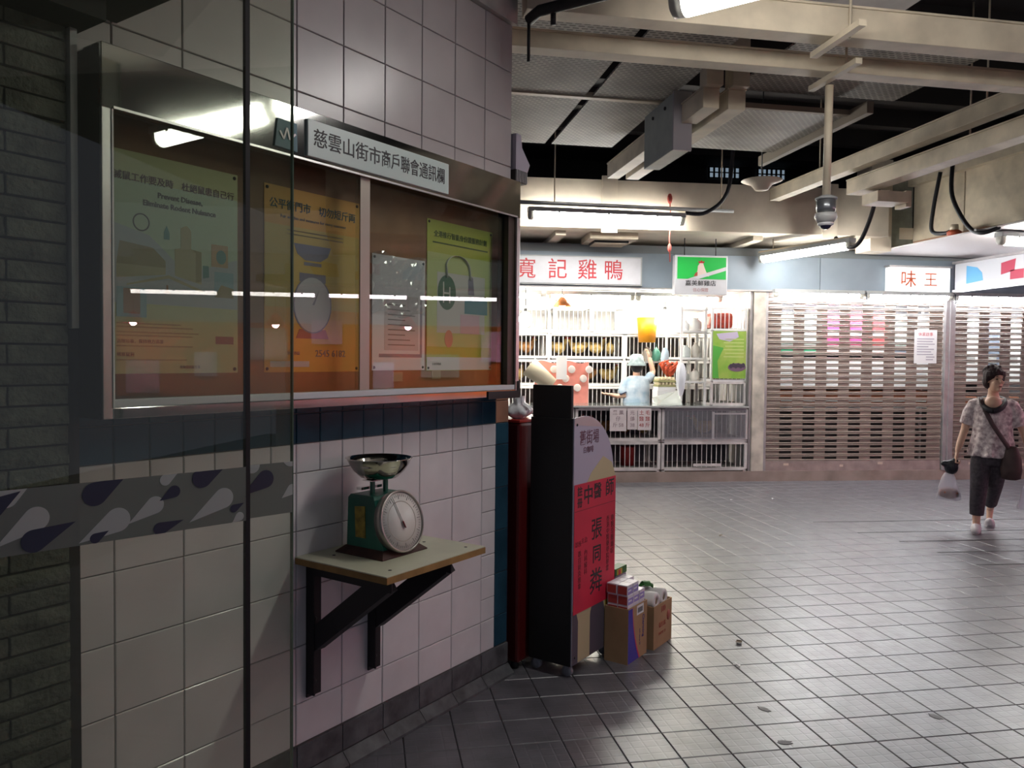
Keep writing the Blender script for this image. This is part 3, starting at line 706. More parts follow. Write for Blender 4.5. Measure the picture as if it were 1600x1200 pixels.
    prof = [(0.0001, 0.0), (0.045, 0.0), (0.068, 0.006), (0.092, 0.028), (0.108, 0.052), (0.118, 0.074), (0.1225, 0.0765), (0.118, 0.0775), (0.106, 0.054), (0.090, 0.031), (0.066, 0.009), (0.044, 0.003), (0.0001, 0.003)]
    A.part('bowl', mat('bowl_steel', (0.60, 0.58, 0.52), 0.09, metal=1.0, var=0.1, vscale=14), MB().lathe(prof, 48, (cx, cy + 0.015, bz), closed=True))
build_shelf()
build_scale()

# ================================================================== GLASS SCREEN
GL_DOOR = glass_mat('door_glass', (0.87, 0.90, 0.83), 1.6, film=0.05, filmcol=(0.55, 0.60, 0.45))
def build_screen():
    mfilm = glass_mat('frosted_film', (0.5, 0.54, 0.5), 1.5, 0.25, film=0.62, filmcol=(0.42, 0.45, 0.41))
    mwd = glass_mat('white_drop_film', (0.3, 0.3, 0.3), 1.4, 0.3, film=0.92, filmcol=(0.76, 0.80, 0.76))
    mdd = mat('navy_drop_film', (0.035, 0.04, 0.07), 0.4)
    def drop(cx, cz, dx, dz, r):
        """round head at (cx,cz) tapering to a tip"""
        L = math.hypot(dx, dz); a0 = math.atan2(dz, dx)
        th = math.acos(min(0.99, r / L))
        n = 18
        pts = [(cx + dx, cz + dz)]
        for k in range(n + 1):
            a = a0 + th + (2 * PI - 2 * th) * k / n
            pts.append((cx + r * math.cos(a), cz + r * math.sin(a)))
        return pts
    zt, zb = 1.274, 1.139
    def clip(poly, x0, x1):
        out = poly
        for ax, val, sgn in ((1, zt, -1), (1, zb, 1), (0, x0, 1), (0, x1, -1)):
            src = out; out = []
            for i in range(len(src)):
                p, q = src[i], src[(i + 1) % len(src)]
                pi = (p[ax] - val) * sgn >= 0; qi = (q[ax] - val) * sgn >= 0
                if pi: out.append(p)
                if pi != qi:
                    t = (val - p[ax]) / (q[ax] - p[ax]); out.append((p[0] + t * (q[0] - p[0]), p[1] + t * (q[1] - p[1])))
            if len(out) < 3: return []
        return out
    W = [(0.508, 1.209, -0.075, -0.050, 0.025), (0.669, 1.184, -0.080, -0.040, 0.027), (0.751, 1.207, -0.06, -0.036, 0.020), (0.775, 1.262, 0.032, 0.018, 0.013),
         (0.916, 1.203, -0.085, -0.048, 0.025), (1.002, 1.273, -0.02, 0.03, 0.02), (0.958, 1.152, -0.02, -0.014, 0.011), (1.112, 1.285, -0.03, 0.02, 0.024), (1.115, 1.20, -0.03, -0.02, 0.014),
         (0.455, 1.258, 0.04, 0.02, 0.020), (0.40, 1.16, -0.05, -0.03, 0.022)]
    Dk = [(0.622, 1.247, 0.062, 0.030, 0.026), (0.503, 1.163, 0.080, 0.030, 0.024), (0.622, 1.150, 0.028, 0.013, 0.011), (0.795, 1.233, -0.034, -0.018, 0.014),
          (0.862, 1.258, 0.058, 0.022, 0.024), (0.762, 1.150, 0.055, 0.014, 0.015), (0.943, 1.174, 0.026, 0.011, 0.010), (1.038, 1.235, -0.065, -0.036, 0.023), (0.43, 1.24, 0.05, 0.03, 0.02)]
    def pane(label, x0, x1, y0, y1, edge_m, edge_w):
        A = Asm('glass_panel', label, 'glass panel', GLASS, ((x0 + x1) / 2, (y0 + y1) / 2, 0.0))
        A.part('glass', GL_DOOR, MB().box(x0, x1 - edge_w, y0, y1, 0.004, 2.482))
        A.part('edge_strip', edge_m, MB().box(x1 - edge_w + 0.0002, x1, y0 - 0.0005, y1 + 0.0005, 0.004, 2.482))
        A.part('film_band', mfilm, MB().box(x0, x1 - edge_w, y0 - 0.0012, y0 - 0.0003, zb, zt))
        for cx, cz, dx, dz, r in W:
            p = clip(drop(cx, cz, dx, dz, r), x0, x1 - edge_w)
            if p: A.part('white_drop', mwd, MB().prism(p, y0 - 0.0020, y0 - 0.0013))
        for cx, cz, dx, dz, r in Dk:
            p = clip(drop(cx, cz, dx, dz, r), x0, x1 - edge_w)
            if p: A.part('navy_drop', mdd, MB().prism(p, y0 - 0.0026, y0 - 0.0021))
    pane('clear glass panel with black edge strip and frosted drop-pattern band', -0.25, 0.987, -0.006, 0.006, M_BLACK, 0.012)
    pane('narrow clear glass panel with thin green edge behind the black-edged panel', 0.60 + 0.389, 1.120, 0.012, 0.022, mat('green_glass_edge', (0.10, 0.16, 0.11), 0.2), 0.0035)
build_screen()

# ================================================================== DISPLAY STAND, RED CABINET, CARTONS
def build_stand():
    A = Asm('display_stand', 'tall black display stand on casters with a red handwritten poster on its front', 'display stand', NOTICE, (2.29, -0.19, 0.0))
    x0, x1, yf, yb = 2.08, 2.505, -0.305, -0.066
    A.part('side_panel', M_BLACK, MB().box(x0, x0 + 0.02, yf, yb, 0.06, 1.266), bevel=0.003)
    A.part('body', M_BLACK, MB().box(x0 + 0.0205, x1, yf + 0.002, yb, 0.06, 0.93), bevel=0.004)
    A.part('top_box', M_BLACK, MB().box(x0 + 0.002, x0 + 0.024, yf + 0.01, yb - 0.008, 1.2665, 1.425), bevel=0.004)
    for cx, cy in ((x0 + 0.03, yf + 0.03), (x1 - 0.03, yf + 0.03), (x0 + 0.03, yb - 0.03), (x1 - 0.03, yb - 0.03)):
        A.part('caster', mat('caster_grey', (0.22, 0.24, 0.27), 0.4), MB().lathe([(0.0001, -0.012), (0.026, -0.012), (0.028, 0), (0.026, 0.012), (0.0001, 0.012)], 14, (cx, cy, 0.029), Matrix.Rotation(PI / 2, 3, 'Y'), closed=True).box(cx - 0.015, cx + 0.015, cy - 0.01, cy + 0.01, 0.03, 0.06))
    # shaped board with rounded shoulder
    yb2 = yf - 0.001
    pts = [(x0 + 0.004, 0.065), (x1 + 0.012, 0.065), (x1 + 0.012, 0.955), (x1 + 0.004, 0.96)]
    for k in range(0, 13):
        a = PI / 2 * k / 12
        pts.append((x0 + 0.10 + (x1 - 0.01 - x0 - 0.10) * math.cos(a), 0.97 + 0.305 * math.sin(a)))
    pts.append((x0 + 0.004, 1.268))
    b = A.part('board', mat('board_lilac', (0.43, 0.41, 0.52), 0.45), MB().prism(pts, yb2 - 0.006, yb2))
    yy = yb2 - 0.0062
    def fl(m, poly, d=0.0006, name='print'):
        return A.part(name, m, MB().prism(poly, yy - d, yy - 0.0001), parent=b)
    arch = mat('board_arch_plum', (0.09, 0.075, 0.10), 0.6); ylw = mat('board_sand', (0.50, 0.44, 0.26), 0.6); yl2 = mat('board_yellow', (0.42, 0.38, 0.07), 0.6)
    pk = []
    for k in range(4, 13):
        a = PI / 2 * k / 12
        pk.append((x0 + 0.10 + (x1 - 0.01 - x0 - 0.10) * math.cos(a), 0.968 + 0.305 * math.sin(a)))
    fl(mat('board_pinkish', (0.52, 0.40, 0.42), 0.5), [p for p in pk if p[1] > 1.20] + [(x0 + 0.006, 1.266), (x0 + 0.006, 1.235)])
    fl(ylw, [(x0 + 0.09, 0.90), (x1 + 0.010, 0.90), (x1 + 0.010, 0.953), (x1 - 0.03, 1.02), (x0 + 0.30, 1.06), (x0 + 0.18, 0.99)])
    fl(ylw, [(x0 + 0.005, 0.067), (x1 + 0.011, 0.067), (x1 + 0.011, 0.36), (x0 + 0.005, 0.36)])
    fl(yl2, [(x1 - 0.09, 0.067), (x1 + 0.011, 0.067), (x1 + 0.011, 0.36), (x1 - 0.09, 0.36)], 0.0009)
    def archp(cx, w, h):
        return [(cx - w, 0.067), (cx + w, 0.067)] + [(cx + w * math.cos(PI * k / 10), h - w + w * 1.0 * math.sin(PI * k / 10)) for k in range(11)]
    fl(arch, archp(x0 + 0.255, 0.075, 0.34), 0.0012)
    fl(arch, [(x0 + 0.006, 0.067), (x0 + 0.06, 0.067), (x0 + 0.06, 0.27), (x0 + 0.045, 0.31), (x0 + 0.006, 0.33)], 0.0012)
    text('舊街場', 0.075, mat('board_brown_ink', (0.13, 0.05, 0.08), 0.5), b, x0 + 0.155 - A.p.x, yy - 0.0002 - A.p.y, 1.163, bold=0.0006, sx=0.88)
    text('白咖啡', 0.035, mat('board_brown_ink', (0, 0, 0)), b, x0 + 0.145 - A.p.x, yy - 0.0002 - A.p.y, 1.105, bold=0.0003)
    for px, pz in ((x0 + 0.03, 1.235), (x1 - 0.01, 0.93), (x0 + 0.03, 0.10), (x1 - 0.01, 0.10)):
        A.part('rivet', M_INK, MB().lathe([(0.0001, 0.004), (0.006, 0.003), (0.007, 0)], 8, (px, yy, pz), Matrix.Rotation(PI / 2, 3, 'X')), parent=b)
    # red handwritten sheet
    C2 = Asm('red_poster', 'bright red paper poster with black brush writing taped to the display stand', 'poster', NOTICE, ((x0 + x1) / 2, yy - 0.002, 0.31))
    yr = yy - 0.0022
    C2.part('paper', mat('red_paper', (0.60, 0.018, 0.055), 0.55, var=0.10, vscale=4), MB().box(x0 + 0.008, x1 + 0.012, yr - 0.0008, yr, 0.312, 0.945))
    C2.part('print', mat('red_paper_rule', (0.20, 0.01, 0.02), 0.6), MB().box(x0 + 0.012, x1 + 0.008, yr - 0.0012, yr - 0.0009, 0.812, 0.815))
    yt = yr - 0.0010
    C2.text('註', 0.05, M_INK, x0 + 0.06, yt, 0.905, bold=0.001); C2.text('冊', 0.05, M_INK, x0 + 0.06, yt, 0.850, bold=0.001)
    C2.text('中', 0.10, M_INK, x0 + 0.145, yt, 0.875, bold=0.0015)
    C2.text('醫', 0.085, M_INK, x0 + 0.24, yt, 0.885, bold=0.001)
    C2.text('師', 0.095, M_INK, x0 + 0.37, yt, 0.885, bold=0.001)
    C2.text('張', 0.115, M_INK, x0 + 0.235, yt, 0.692, bold=0.001); C2.text('同', 0.095, M_INK, x0 + 0.24, yt, 0.565, bold=0.0015); C2.text('粦', 0.135, M_INK, x0 + 0.235, yt, 0.425, bold=0.0008)
    mid = mat('brush_maroon', (0.13, 0.008, 0.014), 0.6)
    C2.text('香港中醫藥學院畢業', 0.034, mid, x0 + 0.355, yt, 0.60, vertical=True, ls=0.95)
    C2.text('專醫奇難雜症', 0.036, mid, x0 + 0.405, yt, 0.64, vertical=True, ls=0.95)
    C2.text('主治', 0.03, mid, x0 + 0.11, yt, 0.66); C2.text('內科婦科', 0.032, mid, x0 + 0.125, yt, 0.55, vertical=True); C2.text('跌打針灸推拿', 0.032, mid, x0 + 0.065, yt, 0.52, vertical=True)
    C2.text('診所', 0.03, mid, x0 + 0.05, yt, 0.65)
    # red cabinet behind
    B = Asm('red_cabinet', 'dark red metal cabinet with rounded edge between tiled wall and black display stand', 'cabinet', NOTICE, (2.2, 0.16, 0.0))
    mr = mat('dark_red_metal', (0.085, 0.006, 0.006), 0.35)
    B.part('body', mr, MB().box(2.012, 2.40, -0.045, 0.36, 0.04, 1.235), bevel=0.015)
    B.part('top_panel', mat('bright_red_top', (0.42, 0.03, 0.02), 0.4), MB().box(2.012, 2.40, -0.045, 0.36, 1.2355, 1.25), bevel=0.003)
    B.part('side_trim', mat('plum_trim', (0.02, 0.012, 0.03), 0.4), MB().box(2.0, 2.011, 0.02, 0.06, 0.06, 1.23))
    for cx, cy in ((2.05, 0.0), (2.36, 0.0), (2.05, 0.32), (2.36, 0.32)):
        B.part('foot', M_BLACK, MB().lathe([(0.0001, 0), (0.022, 0), (0.018, 0.04), (0.0001, 0.04)], 10, (cx, cy, 0.0), closed=True))
    # knotted white bags on top
    for k, (cx, cy, r) in enumerate(((2.09, 0.02, 0.06), (2.17, 0.06, 0.065), (2.10, 0.16, 0.07))):
        s = MB()
        def f(u, v, r=r, k=k):
            a = 2 * PI * u; h = v
            rad = r * (math.sin(min(1, h * 1.25 + 0.12) * PI * 0.9) * 0.9 + 0.1) * (1 + 0.12 * math.sin(a * 5 + k + h * 6))
            return (rad * math.cos(a), rad * math.sin(a), h * r * 1.7)
        s.grid(f, 26, 10)
        o = s.build('plastic_bag', mat('white_bag_film', (0.75, 0.76, 0.78), 0.35, bump=0.5, bscale=30))
        o.location = NOTICE.w(cx, cy, 1.2502); o.rotation_euler = (0, 0, k)
        tag(o, 'knotted white plastic bag lying on top of the dark red cabinet', 'plastic bag', 'white bags on the red cabinet')
build_stand()

def carton(name, label, x0, x1, y0, y1, h, t=0.005):
    A = Asm(name, label, 'carton', NOTICE, ((x0 + x1) / 2, (y0 + y1) / 2, 0.0))
    A.part('walls', M_CARD, MB().box(x0, x1, y0, y0 + t, 0.0, h).box(x0, x1, y1 - t, y1, 0, h).box(x0, x0 + t, y0 + t, y1 - t, 0, h).box(x1 - t, x1, y0 + t, y1 - t, 0, h))
    A.part('bottom', M_CARD, MB().box(x0 + t, x1 - t, y0 + t, y1 - t, 0.0, 0.008))
    return A
def build_cartons():
    x0, x1, y0, y1, h = 2.408, 2.632, -0.452, -0.235 - 0.09, 0.285
    y1 = -0.318
    A = carton('open_carton', 'brown carton with blue and red swoosh filled with small lilac boxes', x0, x1, y0, y1, h)
    sw = [(x0 + 0.002, 0.002), (x0 + 0.128, 0.002)] + [(x0 + 0.128 - 0.078 * (1 - (1 - k / 10) ** 2) , 0.028 * k) for k in range(1, 11)] + [(x0 + 0.002, 0.28)]
    A.part('blue_print', mat('carton_blue', (0.045, 0.03, 0.33), 0.5), MB().prism(sw, y0 - 0.0008, y0 - 0.0001))
    rs = [(x0 + 0.128 - 0.078 * (1 - (1 - k / 10) ** 2), 0.002 + 0.028 * k) for k in range(0, 11)]
    A.part('red_print', mat('carton_red', (0.55, 0.05, 0.10), 0.5), MB().prism(rs + [(x + 0.014 - 0.010 * (k / 10), z) for k, (x, z) in reversed(list(enumerate(rs)))], y0 - 0.0009, y0 - 0.0001))
    A.part('address_label', M_WHITE, MB().box(x1 - 0.125, x1 - 0.045, y0 - 0.0012, y0 - 0.0002, h - 0.055, h - 0.006))
    bc = MB()
    for k in range(12):
        bc.box(x1 - 0.115 + k * 0.005, x1 - 0.113 + k * 0.005 + (k % 3) * 0.0008, y0 - 0.0016, y0 - 0.0013, h - 0.045, h - 0.018)
    A.part('barcode', M_INK, bc)
    A.text('Charming', 0.030, mat('carton_navy', (0.06, 0.04, 0.18), 0.6), x1 - 0.045, y0 - 0.0004, 0.16, tilt=-PI / 2, bold=0.0006)
    A.text('soft tissue 20', 0.016, mat('carton_navy', (0, 0, 0)), x1 - 0.085, y0 - 0.0004, 0.11, tilt=-PI / 2)
    # lilac boxes in and above the carton: three courses show
    mb = mat('small_box_white', (0.74, 0.72, 0.80), 0.4); mp = mat('small_box_lilac', (0.33, 0.27, 0.62), 0.5); mred = mat('small_box_red', (0.45, 0.07, 0.06), 0.5)
    w, d, hh = 0.064, 0.057, 0.052
    proto = None; k = 0
    for L in range(3):
        for i in range(3):
            for j in range(2):
                if L == 2 and (i == 2 and j == 0): continue
                px = x0 + 0.012 + w / 2 + i * (w + 0.003); py = y0 + 0.009 + d / 2 + j * (d + 0.002); pz = 0.245 + L * (hh + 0.0008)
                if L == 2: px -= 0.004; py += 0.002
                if proto is None:
                    proto = thing('small_box', 'small white and lilac printed box packed in the blue-swoosh carton', 'box', NOTICE, (px, py, pz), 0, 'small boxes in the carton')
                    MB().box(-w / 2, w / 2, -d / 2, d / 2, 0, hh).build('carton_body', mb, proto, bevel=0.0015)
                    MB().box(-w / 2 + 0.003, w / 2 - 0.003, -d / 2 - 0.0005, -d / 2 - 0.0001, 0.004, hh - 0.016).build('lilac_print', mp, proto)
                    MB().box(-w / 2 - 0.0005, -w / 2 - 0.0001, -d / 2 + 0.003, d / 2 - 0.003, 0.004, hh - 0.006).build('red_side', mred, proto)
                    MB().box(-w / 2 + 0.008, w / 2 - 0.02, -d / 2 - 0.0009, -d / 2 - 0.0006, 0.018, 0.026).build('lettering_bar', M_WHITE, proto)
                else:
                    copy_tree(proto, NOTICE.w(px, py, pz), NOTICE.rz + random.uniform(-0.04, 0.04))
    # support stack inside below the visible boxes: one inner tray
    t = MB().box(x0 + 0.008, x1 - 0.008, y0 + 0.008, y1 - 0.008, 0.009, 0.2445).build('inner_packing', M_CARD, A.e)
    t.location = -A.p
    g = Asm('tea_box', 'upright green and yellow printed packet behind the lilac boxes', 'box', NOTICE, (2.55, -0.29, 0.0))
    g.part('carton_body', mat('packet_lilac', (0.30, 0.26, 0.36), 0.5), MB().box(2.528, 2.655, -0.315, -0.265, 0.0, 0.405), bevel=0.002)
    g.part('green_lid', mat('packet_green', (0.03, 0.13, 0.03), 0.5), MB().box(2.525, 2.658, -0.3175, -0.262, 0.4055, 0.445), bevel=0.003)
    g.part('yellow_print', mat('packet_yellow', (0.50, 0.36, 0.03), 0.5), MB().box(2.54, 2.60, -0.3195, -0.3182, 0.41, 0.44))
    g.part('red_print', M_RED, MB().box(2.555, 2.58, -0.3205, -0.3196, 0.41, 0.437))
    # second carton
    x0, x1, y0, y1, h = 2.676, 2.912, -0.472, -0.265, 0.232
    B = carton('open_carton', 'plain brown carton with red print filled with white paper rolls', x0, x1, y0, y1, h)
    mr = mat('carton_red_print', (0.35, 0.08, 0.05), 0.6)
    B.text('100', 0.042, mr, x0 + 0.12, y0 - 0.0004, h - 0.035, bold=0.002)
    B.part('red_stamp', mr, MB().lathe([(0.0001, 0.0006), (0.022, 0.0006), (0.022, 0.0)], 20, (x1 - 0.045, y0 - 0.0001, h - 0.085), Matrix.Rotation(PI / 2, 3, 'X') @ Matrix.Scale(1.35, 3, Vector((0, 1, 0)))))
    B.text('衞生紙', 0.03, mr, x0 + 0.11, y0 - 0.0004, 0.115); B.text('PAPER 12', 0.022, mr, x0 + 0.11, y0 - 0.0004, 0.07)
    t = MB().box(x0 + 0.008, x1 - 0.008, y0 + 0.008, y1 - 0.008, 0.009, 0.20).build('inner_packing', M_CARD, B.e); t.location = -B.p
    mw = mat('wrapped_roll', (0.72, 0.70, 0.68), 0.35, var=0.08); mcore = mat('roll_core', (0.30, 0.24, 0.16), 0.8)
    rolls = [(x0 + 0.058, y0 + 0.062, 0.2492, 'Y', 0), (x0 + 0.158, y0 + 0.062, 0.2492, 'Y', 0.0), (x0 + 0.06, y0 + 0.145, 0.2512, 'Z', 0), (x0 + 0.165, y0 + 0.145, 0.2512, 'Z', 0.0)]
    for k, (px, py, pz, ax, a) in enumerate(rolls):
        e = thing('paper_roll', 'white wrapped paper roll in the plain brown carton', 'paper roll', NOTICE, (px, py, pz), 0, 'rolls in the carton')
        m = {'X': Matrix.Rotation(PI / 2, 3, 'Y'), 'Y': Matrix.Rotation(PI / 2, 3, 'X'), 'Z': Matrix.Identity(3)}[ax]
        MB().lathe([(0.018, -0.05), (0.044, -0.05), (0.048, -0.044), (0.048, 0.044), (0.044, 0.05), (0.018, 0.05), (0.018, -0.05)], 24, (0, 0, 0), m, closed=True).build('roll', mw, e)
        MB().lathe([(0.0001, -0.045), (0.0178, -0.045), (0.0178, 0.046), (0.0001, 0.046)], 16, (0, 0, 0), m, closed=True).build('core', mcore, e)
    lf = MB()
    lf.grid(lambda u, v: ((u - 0.5) * 0.085, (v - 0.5) * 0.05 * math.sin(PI * min(1, u + 0.05)), 0.02 * math.sin(u * PI) + 0.012 * math.sin(v * 7)), 10, 6)
    lf.grid(lambda u, v: ((v - 0.5) * 0.04, (u - 0.5) * 0.07, 0.012 + 0.02 * math.sin(u * PI)), 8, 5)
    o = lf.build('leaf_scrap', mat('leaf_green', (0.02, 0.13, 0.015), 0.5)); o.location = NOTICE.w(x0 + 0.112, y0 + 0.10, 0.302); tag(o, 'green leafy scrap lying between the white paper rolls', 'leaf')
build_cartons()

# ================================================================== FAR SHOPFRONTS
SB = 1.75          # depth of the stalls behind the shop line
def build_far_shell():
    struct('kerb', FAR, (0, 0, 0), MB().box(-6, 6, 0.0, SB + 0.3, 0, 0.132), mat('kerb_concrete', (0.30, 0.235, 0.205), 0.7, var=0.25, vscale=4, bump=0.1))
    struct('wall_back', FAR, (0, 0, 0), MB().box(-6, 6, SB, SB + 0.2, 0.132, 5.0), mat('stall_back_wall', (0.62, 0.62, 0.62), 0.6, var=0.1))
    struct('header_beam', FAR, (0, 0, 0), MB().box(-6, 6, 0.05, 0.25, 2.46, 3.0), mat('header_core', (0.2, 0.22, 0.23), 0.7))
    # pale blue fascia boards, butt-jointed
    F = struct('trim_4', FAR, (0, 0, 0), MB().box(-6, 6, 0.03, 0.049, 2.462, 2.90), M_DARKV)
    xs = [-6, -4.2, -1.30, 0.65, 2.52, 4.4, 6]
    for a, b in zip(xs[:-1], xs[1:]):
        MB().box(a + 0.004, b - 0.004, 0.0, 0.0295, 2.465, 2.895).build('fascia_board', M_BLUEF, F, bevel=0.002)
    struct('trim_5', FAR, (0, 0, 0), MB().box(-6, 6, -0.02, 0.05, 2.445, 2.4645), M_GALV)
    # soffit behind the concrete beam
    S = struct('ceiling_soffit', FAR, (0, 0, 0), MB().box(-6, 2.4, -0.62, 1.9, 3.06, 3.2), M_CONC)
    for s in (-2.86, -0.46, 1.0):
        MB().box(s - 0.06, s + 0.06, -0.60, 0.6, 3.0, 3.0595).build('soffit_rib', M_CONC, S)
    B = struct('downstand_beam', FAR, (0, 0, 0), MB().box(-6, 1.05, -0.85, -0.621, 3.05, 3.60), M_CONC)
    for s in (-2.35, 0.30):
        MB().box(s - 0.09, s + 0.09, -0.885, -0.8505, 3.0, 3.64).build('beam_stiffener', M_CONC, B)
    # pier post between the two shops
    P = struct('post_1', FAR, (0, 0, 0), MB().box(-0.235, -0.075, -0.005, 0.16, 0.132, 2.445), mat('old_white_post', (0.55, 0.50, 0.43), 0.6, var=0.35, vscale=5))
    MB().box(-0.27, -0.2355, 0.02, 0.1, 0.132, 2.44).build('post_guide', M_GALV, P)
    MB().box(-0.074, -0.04, 0.0, 0.07, 0.132, 2.44).build('post_guide', M_GALV, P)
    # upper back wall over the shops with two small daylight louvres
    struct('wall_upper', FAR, (0, 0, 0), MB().box(-6, 6, 1.5, 1.7, 3.2, 5.0), M_DARKV)
    for k, (s0, s1) in enumerate(((-0.32, 0.15), (0.42, 0.85))):
        Wn = struct('window_%d' % (k + 1), FAR, (0, 0, 0), MB().box(s0, s1, 1.485, 1.499, 4.22, 4.37), mat('daylight_pane', (0.1, 0.12, 0.14), 0.3, emit=(0.5, 0.65, 0.8), estr=0.22))
        n = 6
        for q in range(n + 1):
            xx = s0 + (s1 - s0) * q / n
            MB().box(xx - 0.012, xx + 0.012, 1.46, 1.484, 4.21, 4.38).build('window_bar', M_DARKV, Wn)
        for zz in (4.215, 4.295, 4.375):
            MB().box(s0 - 0.01, s1 + 0.01, 1.445, 1.4595, zz - 0.008, zz + 0.008).build('window_bar', M_DARKV, Wn)
build_far_shell()

def tube_light(label, fr, p, rot, L, w=0.09, h=0.06, m=None, housing=True, group=None, name='fluorescent_light'):
    """batten fitting: metal tray above, rounded diffuser below, end caps, clips; runs along local x"""
    e = thing(name, label, 'light', fr, p, rot, group)
    m = m or M_TUBE
    n = 12
    def ringx(x, s=1.0):
        return [(x, (w / 2) * s * math.cos(PI + PI * k / n), -h * s * abs(math.sin(PI * k / n)) ** 0.8) for k in range(n + 1)] + [(x, w / 2 * s * 0.98, 0.002), (x, -w / 2 * s * 0.98, 0.002)]
    MB().loft([ringx(-L / 2 + 0.06, 0.96), ringx(-L / 2 + 0.07), ringx(L / 2 - 0.07), ringx(L / 2 - 0.06, 0.96)]).build('diffuser', m, e)
    for sx in (-1, 1):
        MB().loft([ringx(sx * (L / 2 - 0.059), 1.0), ringx(sx * (L / 2 - 0.01), 0.95), ringx(sx * L / 2, 0.7)]).build('end_cap', mat('fitting_cap', (0.55, 0.54, 0.48), 0.4), e)
    if housing:
        MB().box(-L / 2, L / 2, -w / 2 - 0.006, w / 2 + 0.006, 0.0025, 0.05).build('tray', M_GREYP, e, bevel=0.003)
        for q in range(3):
            x = -L / 2 + L * (q + 0.6) / 3.2
            MB().box(x - 0.012, x + 0.012, -w / 2 - 0.012, -w / 2 - 0.0065, -0.012, 0.03).build('clip', M_GREYP, e)
    return e

